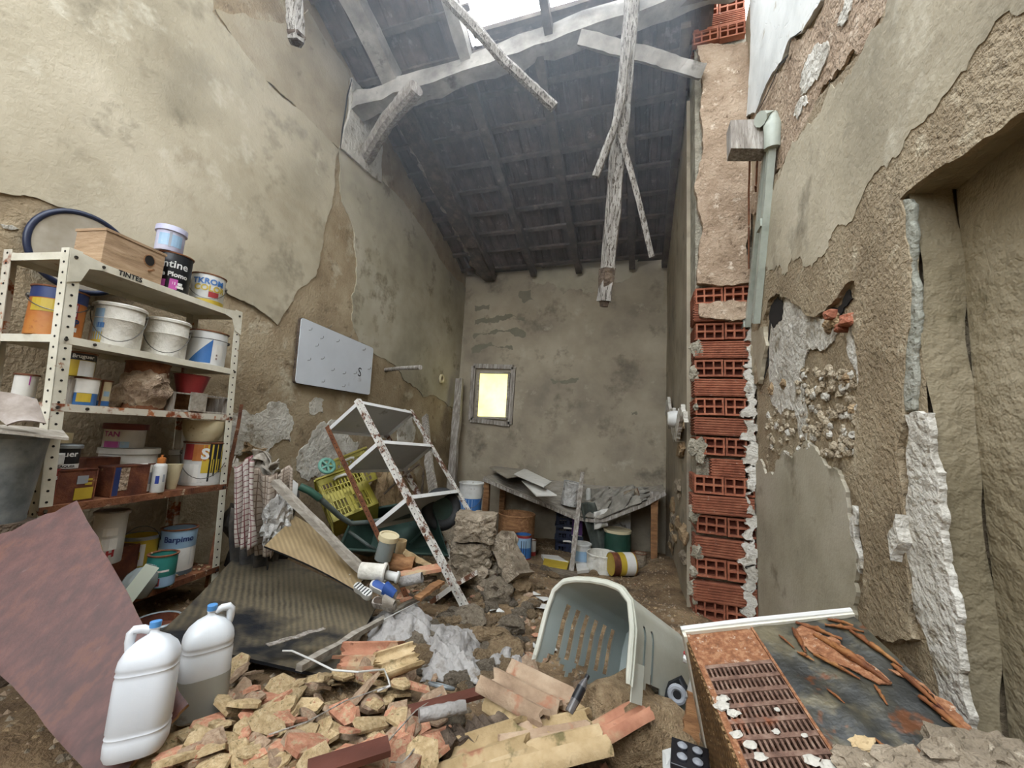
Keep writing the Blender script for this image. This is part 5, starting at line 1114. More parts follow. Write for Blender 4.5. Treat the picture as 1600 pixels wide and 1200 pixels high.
for q4, lb, m in (([(850, 872), (890, 876), (886, 888), (848, 884)], 'yellow and white flat packet on the floor before the bench', k_yellow), ([(846, 866), (872, 868), (888, 878), (850, 872)], 'white flat packet lying behind the yellow packet', k_paper), ([(900, 880), (922, 880), (920, 890), (902, 892)], 'small white and green box lying before the lath', k_paper), ([(855, 885), (900, 893), (905, 902), (868, 896)], 'grey slab lying at the foot of the lath', m_conc)):
    quadboard('packet', lb, 'packet', [onG(x, y, .04) for x, y in q4], .03, m)
groundcan('plaster_pipe', 'short grey pot by the right bench leg', 1000, 885, 20, 20, m_conc, cat='pot')
# ------------------------------------------------------------------ things on the walls
q = [onX(x, y, XL+.03) for x, y in ((467, 496), (580, 544), (574, 617), (457, 598))]
bdn = V((1, 0, 0)); board = MB()
def rcorner(pts, r=.02):
    out = []
    for i, p in enumerate(pts):
        a = (pts[i-1]-p).normalized(); b_ = (pts[(i+1) % 4]-p).normalized()
        for k in range(5): t = k/4; out.append(p+a*r*(1-t)**2+b_*r*t**2)
    return out
board.poly(rcorner(q, .03), bdn*.03)
frame = MB().poly(rcorner([q[0]+(q[0]-q[2])*.006, q[1]+(q[1]-q[3])*.006, q[2]+(q[2]-q[0])*.006, q[3]+(q[3]-q[1])*.006], .03), bdn*.024)
ps = [part('panel', board, mat('whiteboard_enamel', ['#b9bdc2', '#c6cacf'], 2, rough=.35, bump=.02, spots=[('#a4a6a8', 5, .64, .74)])), part('edge', frame, m_rotwood)]
for x, y in ((483, 516), (501, 529), (493, 541), (526, 534), (545, 527), (481, 563), (502, 561), (518, 579), (536, 584), (553, 584), (567, 547), (575, 577), (503, 597), (535, 604), (513, 512)):
    b0 = onX(x, y, XL+.062)
    ps.append(part('hook', MB().tube([b0-bdn*.004, b0+bdn*.022, b0+bdn*.03+V((0, 0, .008)), b0+bdn*.03+V((0, 0, .022))], .0022, 5), m_wire))
ux = (q[1]-q[0]).normalized(); T = Matrix((( ux.x, 0, 1, 0), (ux.y, 0, 0, 0), (ux.z, 1, 0, 0), (0, 0, 0, 1))); T.translation = onX(562, 582, XL+.062)
ps.append(part('lettering', flattext(T, 'S', .13, .0), k_dark))
thing('hook_board', 'white enamel board with small metal hooks and a letter S', 'board', ps)
a = onX(602, 578, XL+.0); thing('wall_peg', 'round wooden peg sticking out of the left wall', 'peg', [part('peg', MB().tube([a, a.lerp(P(657, 574, depth(a)*.86), .5)+V((0, 0, .006)), P(657, 574, depth(a)*.86)], [.024, .022, .024], 10), m_oldwood, smooth=True)])
a = onX(690, 592, XL+.03); T = Matrix.Translation(a) @ Matrix.Rotation(R(90), 4, 'Y')
thing('wall_ring', 'small beige plastic ring fixed on the left wall', 'ring', [part('ring', MB(T).tube([(.05*math.cos(t), .05*math.sin(t), 0) for t in [2*math.pi*k/20 for k in range(21)]], .02, 8), k_cream, smooth=True)])
# wall lamp on the nook wall
a = onX(1060, 655, XN-.05)
thing('wall_fitting', 'broken white fitting on torn plaster right of the back wall', 'fitting', [part('plaster_rag', MB().poly(jag([onX(x, y, XN-.05) for x, y in ((1043, 648), (1052, 640), (1072, 642), (1076, 660), (1064, 672), (1055, 678), (1048, 668))], V((-1, 0, 0)), .03, .5), V((-.03, 0, 0))), m_white), part('socket', MB(Matrix.Translation(a) @ Matrix.Rotation(R(-90), 4, 'Y')).lathe([(.075, 0), (.075, .05), (.06, .09), (0, .09)], 18), k_white, smooth=True)])
# conduit and wooden bracket on the right wall
c1 = onX(1208, 190, XR-.035); 
blk = MB().hexa(onY(1142, 232, 2.55)+V((0, .0, 0)), onY(1198, 232, 2.55)-onY(1142, 232, 2.55), V((0, .12, 0)), V((0, 0, .20))); blk.rough(.006, 8)
sleeve = MB(); b0, b1 = onX(1190, 188, XR-.03), onX(1214, 232, XR-.03)
def cb(px): return onX(px[0], px[1], XR-.045)
cond = MB().bar(cb((1207, 215)), cb((1181, 505)), .05, .04, up=(1, 0, 0)); cond2 = MB().bar(cb((1200, 215)), cb((1168, 510)), .045, .03, up=(1, 0, 0))
elb = MB().tube([onY(1188, 186, 2.5), cb((1203, 186)), cb((1208, 200)), cb((1207, 232))], [.045, .05, .05, .045], 10)
clip = MB().box(cb((1193, 352)), (.06, .09, .05)); endc = MB().box(cb((1166, 505)), (.05, .06, .07))
m_cond = mat('conduit_grey_green', ['#8a8f83', '#9da296', '#aaaea3'], 5, rough=.5, bump=.08, spots=[('#6f7368', 8, .62, .7)])
thing('cable_duct', 'grey-green plastic cable duct running down the right wall', 'duct', [part('channel', cond, m_cond), part('channel', cond2, m_cond), part('elbow', elb, m_cond, smooth=True), part('clip', clip, m_cond), part('end_cap', endc, m_cond)])
thing('wood_bracket', 'weathered wooden block projecting beside the top of the duct', 'bracket', [part('block', blk, m_oldwood)])
for k, (x0, x1) in enumerate(((1172, 1170), (1184, 1180))):
    thing('cable', ('left', 'right')[k]+'hand thin brown cable hanging under the wooden block', 'cable', [part('cable', MB().tube([onY(x0, 232, 2.62), onY((x0+x1)/2-1, 300, 2.8), onY(x1, 420 if k == 0 else 290, 3.0 if k == 0 else 2.75)], .006, 6), m_rust)])
# ------------------------------------------------------------------ fallen roof timbers
def timber(name, label, pts, rad, m, n=6, cat='timber', tip=None, sub=14):
    P_ = []
    pts = [V(p) for p in pts]
    for a, b in zip(pts, pts[1:]):
        for k in range(sub): P_.append(a.lerp(b, k/sub))
    P_.append(pts[-1]); rr = []
    for i, p in enumerate(P_): rr.append(rad*(1+.10*noise.noise(p*6))); P_[i] = p+noise.noise_vector(p*3)*rad*.18
    mb = MB().tube(P_, rr, n); mb.rough(rad*.10, 25)
    ps = [part('timber', mb, m)]
    if tip: ps.append(part('charred_tip', MB().tube([P_[-4], P_[-3], P_[-1]+(P_[-1]-P_[-2])*.5], [rad*1.10, rad*1.08, rad*.55], n), m_rotwood))
    return thing(name, label, cat, ps)
timber('hanging_timber', 'thick pale splintered timber hanging down in front of the beam', [P(992, -60, 2.72), P(984, 60, 2.74), P(968, 230, 2.78), P(945, 470, 2.86)], .058, m_palewood, n=5, tip=True)
timber('hanging_pole', 'thin pale branch hanging just left of the thick timber', [P(982, 60, 2.66), P(972, 150, 2.66), P(960, 200, 2.67), P(930, 276, 2.70)], .026, m_palewood, n=6)
timber('hanging_lath', 'straight pale lath dangling right of the thick timber', [P(968, 203, 2.70), P(994, 300, 2.72), P(1019, 402, 2.74)], .026, m_palewood, n=4, sub=6)
timber('broken_pole', 'pale broken pole slanting down from the roof hole past the beam', [P(672, -30, 2.70), P(740, 42, 2.72), P(790, 98, 2.74), P(866, 168, 2.80)], .036, m_palewood, n=6)
timber('timber_stub', 'pale splintered timber stub hanging at the top left', [P(459, -60, 2.5), P(460, 10, 2.5), P(463, 66, 2.52)], .052, m_palewood, n=5, tip=True)
timber('round_log', 'short round log jutting from the white niche in left wall', [onX(568, 250, XL-.02), P(605, 190, depth(onX(568, 250, XL))*.93), P(650, 136, depth(onX(568, 250, XL))*.86)], .075, m_oldwood, n=10)
timber('brace', 'squared pale brace running from the beam to the brick pier', [onY(905, 60, 2.82), onY(1000, 84, 2.95), onY(1098, 113, 3.10)], .07, m_beamwood, n=4)
# ------------------------------------------------------------------ whole roof tiles on the heap
def roofshape(w_, l, rag=0, seed=0):
    n = 25; rng = random.Random(seed); m = MB(); ends = [noise.noise(V((k*.45, seed, 0)))*rag*2.2+rng.uniform(-rag, rag)*.4 for k in range(n)]; ends2 = [noise.noise(V((k*.45, seed, 5)))*rag*2.2+rng.uniform(-rag, rag)*.4 for k in range(n)]
    def prof(x): return .16*(math.exp(-((x+.40)/.075)**2)+.75*math.exp(-((x-.02)/.07)**2)+.9*math.exp(-((x-.41)/.075)**2))*w_
    def f(u, v):
        k = int(round(u*(n-1))); y = (v-.5)*l
        if v == 0: y += ends[k]
        if v == 1: y += ends2[k]
        return ((u-.5)*w_, y, prof(u-.5)+.012*math.sin((v-.5)*2))
    m.grid(f, n-1, 4, thick=(0, 0, .016)); return m
def lay(m, loc, rot):
    M = Matrix.Translation(loc) @ Euler(rot).to_matrix().to_4x4(); m.v = [M @ v for v in m.v]; return m
def roof_tile(label, px, py, z, w_, l, rot, m, rag=.0, seed=0):
    mb = lay(roofshape(w_, l, rag, seed), P(px, py, z), rot); return thing('roof_tile', label, 'roof tile', [part('tile', mb, m, smooth=35)])
roof_tile('upper of two buff roof tiles stacked beside the carrier mouth', 822, 1082, 1.40, .24, .27, (R(-4), R(6), R(72)), m_tiled, .012, 1)
roof_tile('lower of two buff roof tiles stacked beside the carrier mouth', 836, 1112, 1.36, .24, .27, (R(-6), R(3), R(66)), m_tiley, .01, 2)
roof_tile('yellow lichen-stained roof tile at the bottom centre edge', 735, 1190, 1.12, .21, .33, (R(8), R(-12), R(-62)), m_tiley, .02, 3)
roof_tile('large yellow stained roof tile with red broken end at bottom', 850, 1168, 1.16, .24, .34, (R(6), R(-16), R(-66)), m_tiley, .012, 4)
roof_tile('orange curved roof tile end behind the large yellow tile', 970, 1128, 1.24, .13, .17, (R(10), R(-22), R(-60)), m_tile, .012, 5)
roof_tile('bright orange ridged tile fragment before the white cloth', 582, 1028, 1.62, .15, .24, (R(-12), R(16), R(-52)), m_tile, .02, 6)
roof_tile('yellow-green mossy tile fragment right of the orange one', 622, 1030, 1.60, .11, .16, (R(-10), R(28), R(-30)), m_tiley, .02, 7)
roof_tile('pale pink tile ridge behind the large yellow tile', 852, 1142, 1.22, .10, .28, (R(0), R(-10), R(-62)), m_tiled, .01, 8)
# ------------------------------------------------------------------ tile shards
def shard(seed):
    rng = random.Random(seed); n = rng.randint(5, 7); pts = []
    L_ = rng.uniform(.75, 1.35); W_ = rng.uniform(.45, .9)
    for i in range(n):
        a = 2*math.pi*(i+rng.uniform(-.3, .3))/n; pts.append((math.cos(a)*L_*.5*rng.uniform(.8, 1.1), math.sin(a)*W_*.5*rng.uniform(.8, 1.1)))
    bend = rng.uniform(.05, .5); th = rng.uniform(.08, .13)
    m = MB(); q = []
    zz = lambda x, y: -bend*y*y*2+.05*rng.uniform(-1, 1)
    top = [(x, y, zz(x, y)) for x, y in pts]; c = (0, 0, .05); mid = [(x*.6, y*.55, -bend*(y*.55)**2*2+rng.uniform(0, .05)) for x, y in pts]
    low = [(x*1.02, y*1.02, z-th) for x, y, z in top]; q = top+mid+[c]+low+[(0, 0, .05-th)]
    fs = []
    for i in range(n):
        j = (i+1) % n; fs += [(i, j, n+j, n+i), (n+i, n+j, 2*n), (i, 2*n+1+i, 2*n+1+j, j), (2*n+1+i, 3*n+1, 2*n+1+j)]
    m.add(q, fs); return m
kinds = (('orange', m_tile), ('yellowish', m_tiley), ('dusty', m_tiled))
shm = {nm: [shard(40+i*3+k).mesh('tile_shard', m) for i in range(9)] for k, (nm, m) in enumerate(kinds)}
rng = random.Random(3); placed = []
def inpoly(x, y, pl):
    c = False
    for (x0, y0), (x1, y1) in zip(pl, pl[1:]+pl[:1]):
        if (y0 > y) != (y1 > y) and x < (x1-x0)*(y-y0)/(y1-y0)+x0: c = not c
    return c
ZONE = [(350, 1040), (470, 1060), (560, 1050), (640, 1050), (680, 1100), (700, 1150), (660, 1215), (225, 1215), (285, 1150), (330, 1120)]
Z2 = [(620, 960), (760, 900), (850, 920), (850, 1050), (760, 1090), (640, 1060)]
Z3 = [(590, 860), (760, 880), (760, 960), (640, 960)]
count = {}
def drop_shard(px, py, size, nm, lift=0):
    p = onG(px, py, lift); me = rng.choice(shm[nm]); o = bpy.data.objects.new('tile_shard', me); COL.objects.link(o)
    o.location = p+V((0, 0, size*.10)); o.scale = (size, size, size*.8); o.rotation_euler = (rng.uniform(-.45, .65), rng.uniform(-.5, .5), rng.uniform(0, 6.28))
    return o
glab = {'orange': 'orange broken roof tile shard in the rubble heap', 'yellowish': 'yellowish lichen-stained roof tile shard in the rubble heap', 'dusty': 'dusty buff roof tile shard in the rubble heap'}
n = 0
while n < 215:
    x, y = rng.uniform(225, 720), rng.uniform(1040, 1215)
    if not inpoly(x, y, ZONE): continue
    nm = rng.choices(('orange', 'yellowish', 'dusty'), (5, 7, 5))[0]; s = rng.uniform(.055, .15)
    o = drop_shard(x, y, s, nm, rng.uniform(.0, .075)); tag(o, glab[nm], 'tile shard', nm+' tile shards in the rubble'); n += 1
n = 0
while n < 55:
    zone = Z2 if n % 3 else Z3; x, y = rng.uniform(590, 850), rng.uniform(860, 1090)
    if not inpoly(x, y, zone): continue
    nm = rng.choices(('orange', 'yellowish', 'dusty'), (4, 2, 6))[0]; s = rng.uniform(.05, .12)
    o = drop_shard(x, y, s, nm, rng.uniform(0, .02)); tag(o, glab[nm], 'tile shard', nm+' tile shards in the rubble'); n += 1
for x, y in ((760, 1150), (700, 1190), (1000, 1130), (1045, 1170), (1010, 1060), (930, 1140), (880, 1160), (640, 1190), (900, 1080)):
    o = drop_shard(x, y, .09, 'dusty'); tag(o, glab['dusty'], 'tile shard', 'dusty tile shards in the rubble')
for k in range(45):
    x, y = rng.uniform(-1.0, .12), rng.uniform(.62, 1.12); nm = rng.choice(('orange', 'yellowish', 'dusty')); s = rng.uniform(.07, .15)
    o = bpy.data.objects.new('tile_shard', rng.choice(shm[nm])); COL.objects.link(o); o.location = (x, y, G(x, y)+s*.1); o.scale = (s, s, s*.8); o.rotation_euler = (rng.uniform(-.4, .4), rng.uniform(-.4, .4), rng.uniform(0, 6.28))
    tag(o, glab[nm], 'tile shard', nm+' tile shards in the rubble')
# ------------------------------------------------------------------ stones and lumps of mortar
lm = [MB().lump((0, 0, 0), (1, .85, .65), amp=.4, sc=1.8, sub=3, seed=k+5, boxy=.35).mesh('rubble_lump', m_conc if k % 2 else m_adobe, 50) for k in range(6)]
def stone(px, py, s, label, k, group=None, sx=1, sz=1):
    p = onG(px, py); o = bpy.data.objects.new('rubble_stone', lm[k % 6]); COL.objects.link(o); o.location = p+V((0, 0, s*.22*sz)); o.scale = (s*sx, s, s*sz); o.rotation_euler = (rng.uniform(-.3, .3), rng.uniform(-.3, .3), rng.uniform(0, 6)); return tag(o, label, 'stone', group)
big = [(742, 812, .36, 'topmost concrete block in the pile beside the toppled shelving', .8), (738, 866, .36, 'second concrete block under the topmost in the pile', .8), (700, 905, .22, 'dark rounded lump under the rusted bottom shelf', 1), (778, 938, .24, 'rough concrete stone in front of the leaning slab', 1), (815, 925, .18, 'round pebbly stone right of the leaning slab', 1), (735, 972, .20, 'flat grey stone behind the white cloth', .6), (768, 1006, .24, 'brown gravelly lump left of the pet carrier', .6), (800, 985, .14, 'grey stone nearest the carrier rim', .9), (790, 1030, .18, 'dusty lump beside the buff tiles', .7), (655, 1000, .16, 'grey stone partly under the white cloth', .7), (985, 1170, .34, 'big pebbly concrete lump between yellow tile and heater', .9), (1020, 1130, .22, 'concrete lump under the carrier corner', .9), (918, 1130, .16, 'grey concrete piece beside the dark bottle', .7), (700, 1132, .13, 'mossy grey stone beside the white roll', .7)]
for k, (x, y, s, lb, sz) in enumerate(big):
    if k < 2: continue
    stone(x, y, s, lb, k, sz=sz)
for k, (x, y, w_, d_, h_, lb) in enumerate(((744, 822, .30, .22, .20, big[0][3]), (738, 862, .30, .24, .18, big[1][3]))):
    p = P(x, y, 2.95+.02*k); thing('concrete_block', lb, 'block', [part('block', MB().lump(p, (w_, d_, h_), amp=.16, sc=3, sub=4, seed=k+20, boxy=.85, rot=Matrix.Rotation(R(18), 3, 'Z')), m_conc)])
p = P(738, 905, 2.95); thing('concrete_block', 'lowest rough block at the bottom of the concrete pile', 'block', [part('block', MB().lump(V((p.x, p.y, p.z)), (.38, .3, .26), amp=.25, sc=3, sub=4, seed=28, boxy=.7), m_conc)])
a, b = P(783, 838, 2.95), P(812, 905, 2.75); mb = MB().bar(a, b, .13, .16, up=(0, 1, .3), seg=10, wob=.012); thing('concrete_slab', 'long concrete slab leaning right of the concrete block pile', 'slab', [part('slab', mb, m_conc)])
n = 0
while n < 170:
    x, y = rng.uniform(590, 1080), rng.uniform(870, 1090)
    if not (inpoly(x, y, Z2) or inpoly(x, y, Z3) or (x > 840 and y < 915 and n < 40)): continue
    stone(x, y, rng.uniform(.03, .10), 'small lump of mortar among the rubble', n, 'small mortar lumps in the rubble', sz=.8); n += 1
# gravel and dust: nobody could count it
mb = MB(); r3 = random.Random(9)
def pebble(x, y, s):
    z = G(x, y); q = []; 
    for i in range(6): a = i*math.pi/3; q.append((x+s*math.cos(a)*r3.uniform(.6, 1.1), y+s*math.sin(a)*r3.uniform(.6, 1.1), z-s*.1))
    q.append((x+r3.uniform(-.3, .3)*s, y+r3.uniform(-.3, .3)*s, z+s*r3.uniform(.4, .9))); mb.mi = r3.choice((0, 0, 1, 2)); mb.add(q, [(i, (i+1) % 6, 6) for i in range(6)])
for k in range(9000):
    y = r3.uniform(.4, 5.6); x = r3.uniform(-2.6, .75)
    if y > YP and x > XN-.1: continue
    if x > .7 and y > YR: continue
    s = r3.uniform(.004, .016)*(1 if y > 3 else 1.25)
    if y > 3.4 and r3.random() < .5: s *= .7
    pebble(x, y, s)
tag(put('gravel', mb, [m_conc, m_adobe, m_tiled], O=V((0, 0, 0))), 'fine grey and brown gravel scattered over the earth floor', 'gravel', kind='stuff')
# ------------------------------------------------------------------ small things in the rubble
m_rag = mat('dirty_white_cloth', ['#78746f', '#95918d', '#a9a6a2'], 6, rough=.95, bump=.7, bs=25, spots=[('#6f675e', 6, .58, .68)], bdist=.02)
def ragfn(x0, x1, y0, y1, lift, seed, amp=.05):
    def f(u, v):
        x = x0+(x1-x0)*u+8*noise.noise(V((v*5, seed, 0))); y = y0+(y1-y0)*v+8*noise.noise(V((u*5, seed, 3)))
        p = onG(x, y, .0); e = min(u, 1-u, v, 1-v)*4; e = min(1, e)
        return p+V((0, 0, lift*e+amp*e*noise.fractal(V((u*4+seed, v*4, 0)), 1, 2, 4)+.012))
    return f
cloth('dirty_cloth', 'dirty white cloth crumpled in the rubble behind the orange tile', ragfn(575, 680, 968, 1012, .08, 1), 40, 26, m_rag)
cloth('dirty_cloth', 'greyish white cloth heap between ring lid and carrier', ragfn(655, 752, 985, 1070, .05, 5, .07), 40, 30, m_rag)
cloth('dirty_cloth', 'small crumpled white rag left of the carrier foot', ragfn(765, 820, 1015, 1048, .03, 9, .04), 20, 14, m_rag)
p = onG(690, 1072, .05); T = Matrix.Translation(p) @ Matrix.Rotation(R(-28), 4, 'X')
thing('ring_lid', 'round grey metal ring lid lying beside the white cloth', 'lid', [part('ring', MB(T).tube([(.05*math.cos(t), .042*math.sin(t), 0) for t in [2*math.pi*k/28 for k in range(29)]], .006, 8), m_galv, smooth=True), part('disc', MB(T).lathe([(0, -.004), (.046, -.004), (.046, 0), (0, 0)], 28, sy=.85), m_adobe)])
plank('skirting_strip', 'brown skirting strip with pale joints behind the white roll', onG(640, 1112, .09), onG(765, 1078, .10), .045, .015, mat('skirting_brown', ['#4a2a22', '#593329', '#653d32'], 5, rough=.5, bump=.08, spots=[('#a39488', 26, .70, .74)]), seg=2, wob=0)
plank('skirting_strip', 'brown skirting strip at the bottom edge of the picture', onG(480, 1205, .12), onG(608, 1165, .12), .055, .015, _mats['skirting_brown'], seg=2, wob=0)
a, b = onG(655, 1118, .115), onG(727, 1104, .125); thing('plaster_roll', 'short white plaster roll lying on the brown skirting strip', 'roll', [part('roll', MB().tube([a.lerp(b, k/8) for k in range(9)], [.019*(1+.05*math.sin(k*3)) for k in range(9)], 14).rough(.002, 60), m_rag, smooth=True)])
mb = MB().bar(onG(672, 1172, .04), onG(805, 1125, .05), .07, .05, seg=22, wob=.012); thing('rotten_beam', 'dark rotten splintered wood piece before the buff tiles', 'wood', [part('wood', mb, m_rotwood)])
# dark soft-drink bottle
a, b = P(889, 1114, 1.28), P(918, 1056, 1.36); d = (b-a); L_ = d.length
T = Matrix.Translation(a) @ d.to_track_quat('Z', 'Y').to_matrix().to_4x4(); s = L_/.26
m_pet = mat('dark_bottle', ['#17171a', '#26262b'], 6, rough=.2, bump=.05)
thing('drink_bottle', 'crushed dark plastic bottle lying in front of the carrier', 'bottle', [part('body', MB(T).lathe([(0, 0), (.028*s, 0), (.031*s, .01*s), (.029*s, .05*s), (.032*s, .08*s), (.032*s, .17*s), (.024*s, .21*s), (.013*s, .235*s), (.013*s, .245*s)], 18), mat('bottle_clear', ['#6d6a6b', '#83807f'], 4, rough=.2, trans=.5, bump=.05), smooth=True), part('wrapper', MB(T).openlathe([(.0325*s, .085*s), (.033*s, .12*s), (.0325*s, .175*s)], 18), k_black, smooth=True), part('cap', MB(T).lathe([(.016*s, .24*s), (.016*s, .265*s), (0, .265*s)], 14), k_black)])
# white bent wire
def gline(pts): return [onG(x, y, dz) for x, y, dz in pts]
thing('bent_wire', 'bent white wire lying across the dark panel and shards', 'wire', [part('wire', MB().tube(gline([(441, 1017, .13), (456, 1017, .13), (490, 1032, .11), (520, 1047, .11), (560, 1050, .12), (600, 1046, .11), (607, 1062, .10), (609, 1072, .1), (590, 1080, .09)]), .0035, 6), k_white, smooth=True)])
thing('thin_wire', 'thin white wire beside the rusted shelf foot', 'wire', [part('wire', MB().tube(gline([(600, 968, .13), (625, 955, .14), (645, 945, .13), (655, 940, .10)]), .003, 6), k_white, smooth=True)])
for k, (pts, lb) in enumerate((([(420, 1148, .09), (480, 1128, .1), (540, 1095, .1), (610, 1070, .1)], 'long dry twig across the middle of the shards'), ([(505, 1195, .09), (560, 1172, .1), (600, 1165, .1), (650, 1110, .1), (690, 1085, .1)], 'bent dry twig reaching the brown skirting strip'), ([(620, 1200, .06), (640, 1180, .08), (655, 1160, .09)], 'short dry twig at the bottom centre'), ([(690, 1180, .05), (650, 1195, .06), (610, 1190, .07)], 'dry straw beside the rotten wood'))):
    thing('dry_twig', lb, 'twig', [part('twig', MB().tube(gline(pts), .0022, 5), m_oldwood)])
# shoes and pots by the toppled shelving
def shoe(name, label, px, py, z, dx, dy, m_up, m_sole, m_in, L_, flip=False, stripes=0):
    c = P(px, py, z); X_ = (P(px+dx, py+dy, z*.98)-c).normalized(); Z_ = ((CAM-c).normalized()+V((0, 0, .9))).normalized(); Z_ = (Z_-X_*Z_.dot(X_)).normalized(); Y_ = Z_.cross(X_)
    T = Matrix(((X_.x, Y_.x, Z_.x, c.x), (X_.y, Y_.y, Z_.y, c.y), (X_.z, Y_.z, Z_.z, c.z), (0, 0, 0, 1)))
    out = [(-.5, .0), (-.47, .12), (-.38, .17), (-.2, .16), (-.05, .15), (.2, .2), (.36, .19), (.46, .12), (.5, 0), (.47, -.09), (.38, -.15), (.2, -.17), (-.05, -.13), (-.25, -.15), (-.40, -.15), (-.47, -.10)]
    n_ = len(out)
    rings = [[(x*L_*s_, y*L_*s_, z_) for x, y in out] for s_, z_ in ((.94, -.03), (1.0, -.02), (1.0, .0), (.96, .008))]
    q = [p for r_ in rings for p in r_]; sole = MB(T).add(q, [(i*n_+j, i*n_+(j+1) % n_, i*n_+n_+(j+1) % n_, i*n_+n_+j) for i in range(3) for j in range(n_)]+[tuple(range(n_)), tuple(3*n_+j for j in range(n_))])
    ps = [part('sole', sole, m_sole, smooth=40)]
    if stripes:
        for k in range(stripes): ps.append(part('stripe', MB(T).box((L_*(-.36+.72*k/(stripes-1)), 0, .009), (L_*.05, L_*.27, .003)), k_black))
    else:
        ps.append(part('insole', MB(T).poly([(x*L_*.84, y*L_*.74, .008) for x, y in out], (0, 0, .003)), m_in))
        up = MB(T).grid(lambda u, v: V((L_*(.08+.40*u), L_*.20*math.cos(math.pi*v)*(1-.35*u), .006+.05*math.sin(math.pi*v)*(1-.6*u))), 6, 10)
        ps.append(part('upper', up, m_up, smooth=True))
    return thing(name, label, 'shoe', ps)
shoe('striped_shoe', 'shoe with a black and white striped sole on the light panel edge', 567, 922, 2.06, 22, 16, k_white, k_white, k_black, .12, stripes=6)
shoe('blue_slipper', 'bright blue slipper with white sole beside the rusted post', 599, 920, 2.06, 36, 20, mat('slipper_blue', ['#24427f', '#2d5093'], 5, rough=.6, bump=.1), k_white, _mats['slipper_blue'], .16)
shoe('worn_shoe', 'worn grey shoe below the blue slipper', 600, 942, 2.03, 36, 8, m_greyboard, m_oldwood, m_rotwood, .14)
def lyingcan(name, label, px, py, z, wpx, hpx, m, ang, cat='pot', **k):
    p = P(px, py, z); r, h = csize(p, px, wpx, hpx); d = P(px+math.cos(ang)*30, py+math.sin(ang)*30, z)-p; T = Matrix.Translation(p) @ d.to_track_quat('Z', 'Y').to_matrix().to_4x4() @ Matrix.Translation((0, 0, -h/2)); can(name, label, T, r, h, m, cat=cat, **k)
lyingcan('plastic_pot', 'dusty white plastic pot lying left of the rusted post', 583, 893, 2.12, 26, 40, k_plaster, R(5), rim='w')
lyingcan('plastic_pot', 'small white pot lying right of the larger dusty pot', 612, 900, 2.14, 14, 22, k_white, R(12), rim='w')
lyingcan('glass_jar', 'clear jar with cream lid standing behind the rusted post', 603, 856, 2.3, 28, 36, m_clear, R(-75), cat='jar', rim=None, lid=k_cream)
lyingcan('wood_log', 'short brown log section between the two front posts', 628, 880, 2.35, 26, 38, m_wood, R(8), cat='log', rim=None)
lyingcan('wood_log', 'small upright yellowish wood stump behind the log section', 626, 857, 2.45, 16, 26, m_tiley, R(-80), cat='log', rim=None)
lyingcan('paper_roll', 'whitish paper roll lying under the terracotta slab', 642, 906, 2.2, 16, 36, m_rag, R(-12), cat='roll', rim=None)
plank('terracotta_slab', 'orange terracotta slab lying behind the nearest white post', P(626, 900, 2.25), P(686, 886, 2.35), .10, .02, m_tile, cat='slab', seg=2, wob=.004)
plank('yellow_stick', 'pale squared stick lying over the log section', P(632, 862, 2.35), P(672, 885, 2.4), .03, .03, m_tiley, cat='stick')
plank('brown_slat', 'short brown slat leaning on the rusted bottom shelf', P(652, 935, 2.15), P(690, 908, 2.3), .05, .015, m_wood, cat='slat')
# things wedged between carrier and heater
a = P(1076, 1030, 1.42); b = P(1080, 1085, 1.38)
thing('white_bracket', 'white plastic bracket with red knob wedged beside the heater', 'bracket', [part('arm', MB().tube([P(1070, 1028, 1.34), P(1083, 1034, 1.32), P(1086, 1060, 1.32), P(1080, 1090, 1.32)], .016, 8), k_white, smooth=True), part('knob', MB().tube([P(1073, 1020, 1.34), P(1073, 1034, 1.34)], .011, 10), k_red)])
T = face_cam(P(1058, 1085, 1.36)) @ Matrix.Rotation(R(80), 4, 'X')
thing('hose_coupling', 'grey ring coupling in the dark gap beside the heater', 'coupling', [part('ring', MB(T).tube([(.022*math.cos(t), .022*math.sin(t), 0) for t in [2*math.pi*k/18 for k in range(19)]], .010, 8), k_grey, smooth=True), part('core', MB(T).lathe([(0, -.006), (.02, -.006), (.02, .004), (0, .004)], 16), k_black)])
thing('black_hose', 'curved black hose in the gap under the carrier', 'hose', [part('hose', MB().tube([P(1042, 1095, 1.4), P(1050, 1070, 1.42), P(1064, 1062, 1.4), P(1072, 1080, 1.38)], .014, 8), k_black, smooth=True)])
plank('wood_scrap', 'brown wood scrap standing against the heater side', P(1078, 1160, 1.24), P(1088, 1085, 1.3), .05, .02, m_wood, up=(0, 1, 0), cat='wood')
p = P(1078, 1190, 1.12)
T = face_cam(p)
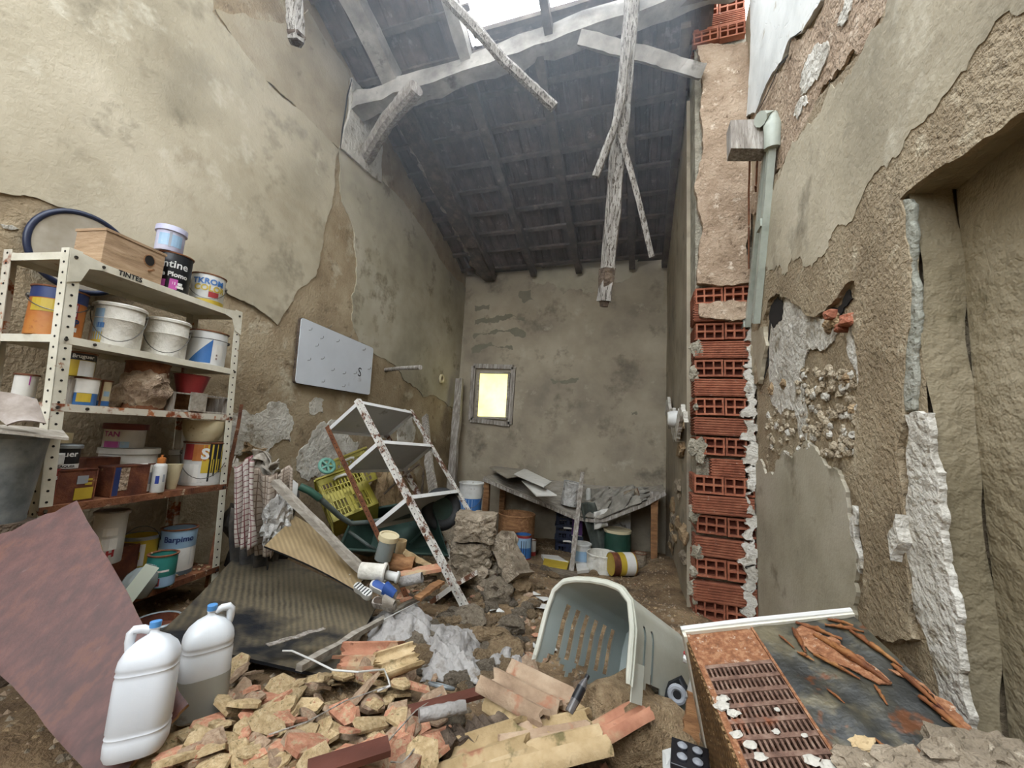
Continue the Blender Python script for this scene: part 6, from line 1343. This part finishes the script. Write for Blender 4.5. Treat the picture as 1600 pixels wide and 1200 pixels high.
knobs = [part('burner', MB(T).lathe([(0, .016), (.012, .016), (.014, .020), (.006, .026), (0, .026)], 14, off=(x, y, 0)), k_grey) for x, y in ((-.02, -.02), (.02, -.02), (-.02, .025), (.02, .025))]
thing('black_tray', 'small black moulded tray on the ground beside the heater', 'tray', [part('tray', MB(T).box((0, 0, .008), (.10, .11, .016)), m_pet, bevel=.003)]+knobs)
quadboard('paper_sheet', 'folded white paper left of the black tray', 'paper', (P(1035, 1172, 1.14), P(1056, 1166, 1.16), P(1058, 1205, 1.1), P(1036, 1205, 1.08)), .003, k_white)
for k, (x, y) in enumerate(((838, 928), (848, 935), (846, 948), (770, 952), (735, 960), (850, 1010), (782, 955), (560, 905), (540, 975), (520, 945))):
    q = onG(x, y, .02); s = .03+.02*(k % 3); tag(put('paper_scrap', MB().poly([q+V((s*math.cos(t+k), s*.7*math.sin(t+k), .008*math.sin(3*t))) for t in (0, 1.3, 2.6, 4.0, 5.2)], V((0, 0, .003))), k_white), 'small torn white paper scrap on the rubble', 'paper', 'paper scraps on the rubble')
# extra: round pail on the floor under the shelving
p = onG(243, 990, .0)
can('rusty_pail', 'dark rusty pail on the floor under the bottom shelf', face_cam(p), .09, .06, k_rusttin, rim='steel', cat='pail')
# ------------------------------------------------------------------ added haze volume imitating the bluish glow near the roof hole
hz = bpy.data.materials.new('glow_haze'); hz.use_nodes = True; nt = hz.node_tree; nt.nodes.remove(nt.nodes['Principled BSDF'])
vsn = nt.nodes.new('ShaderNodeVolumeScatter'); vsn.inputs['Color'].default_value = (.82, .9, 1, 1); vsn.inputs['Density'].default_value = .075; vsn.inputs['Anisotropy'].default_value = .2
nt.links.new(vsn.outputs[0], nt.nodes['Material Output'].inputs['Volume'])
mb = MB(); mb.hexa((XL+.1, 1.3, 3.3), (XN-XL-.2, 0, 0), (0, 4.3, 0), (0, 0, 1.9))
tag(put('glow_haze', mb, hz), 'thin bluish haze volume added under the broken roof for its glow', 'haze', kind='stuff')
for o in bpy.data.objects:
    if '_o' in o: del o['_o']
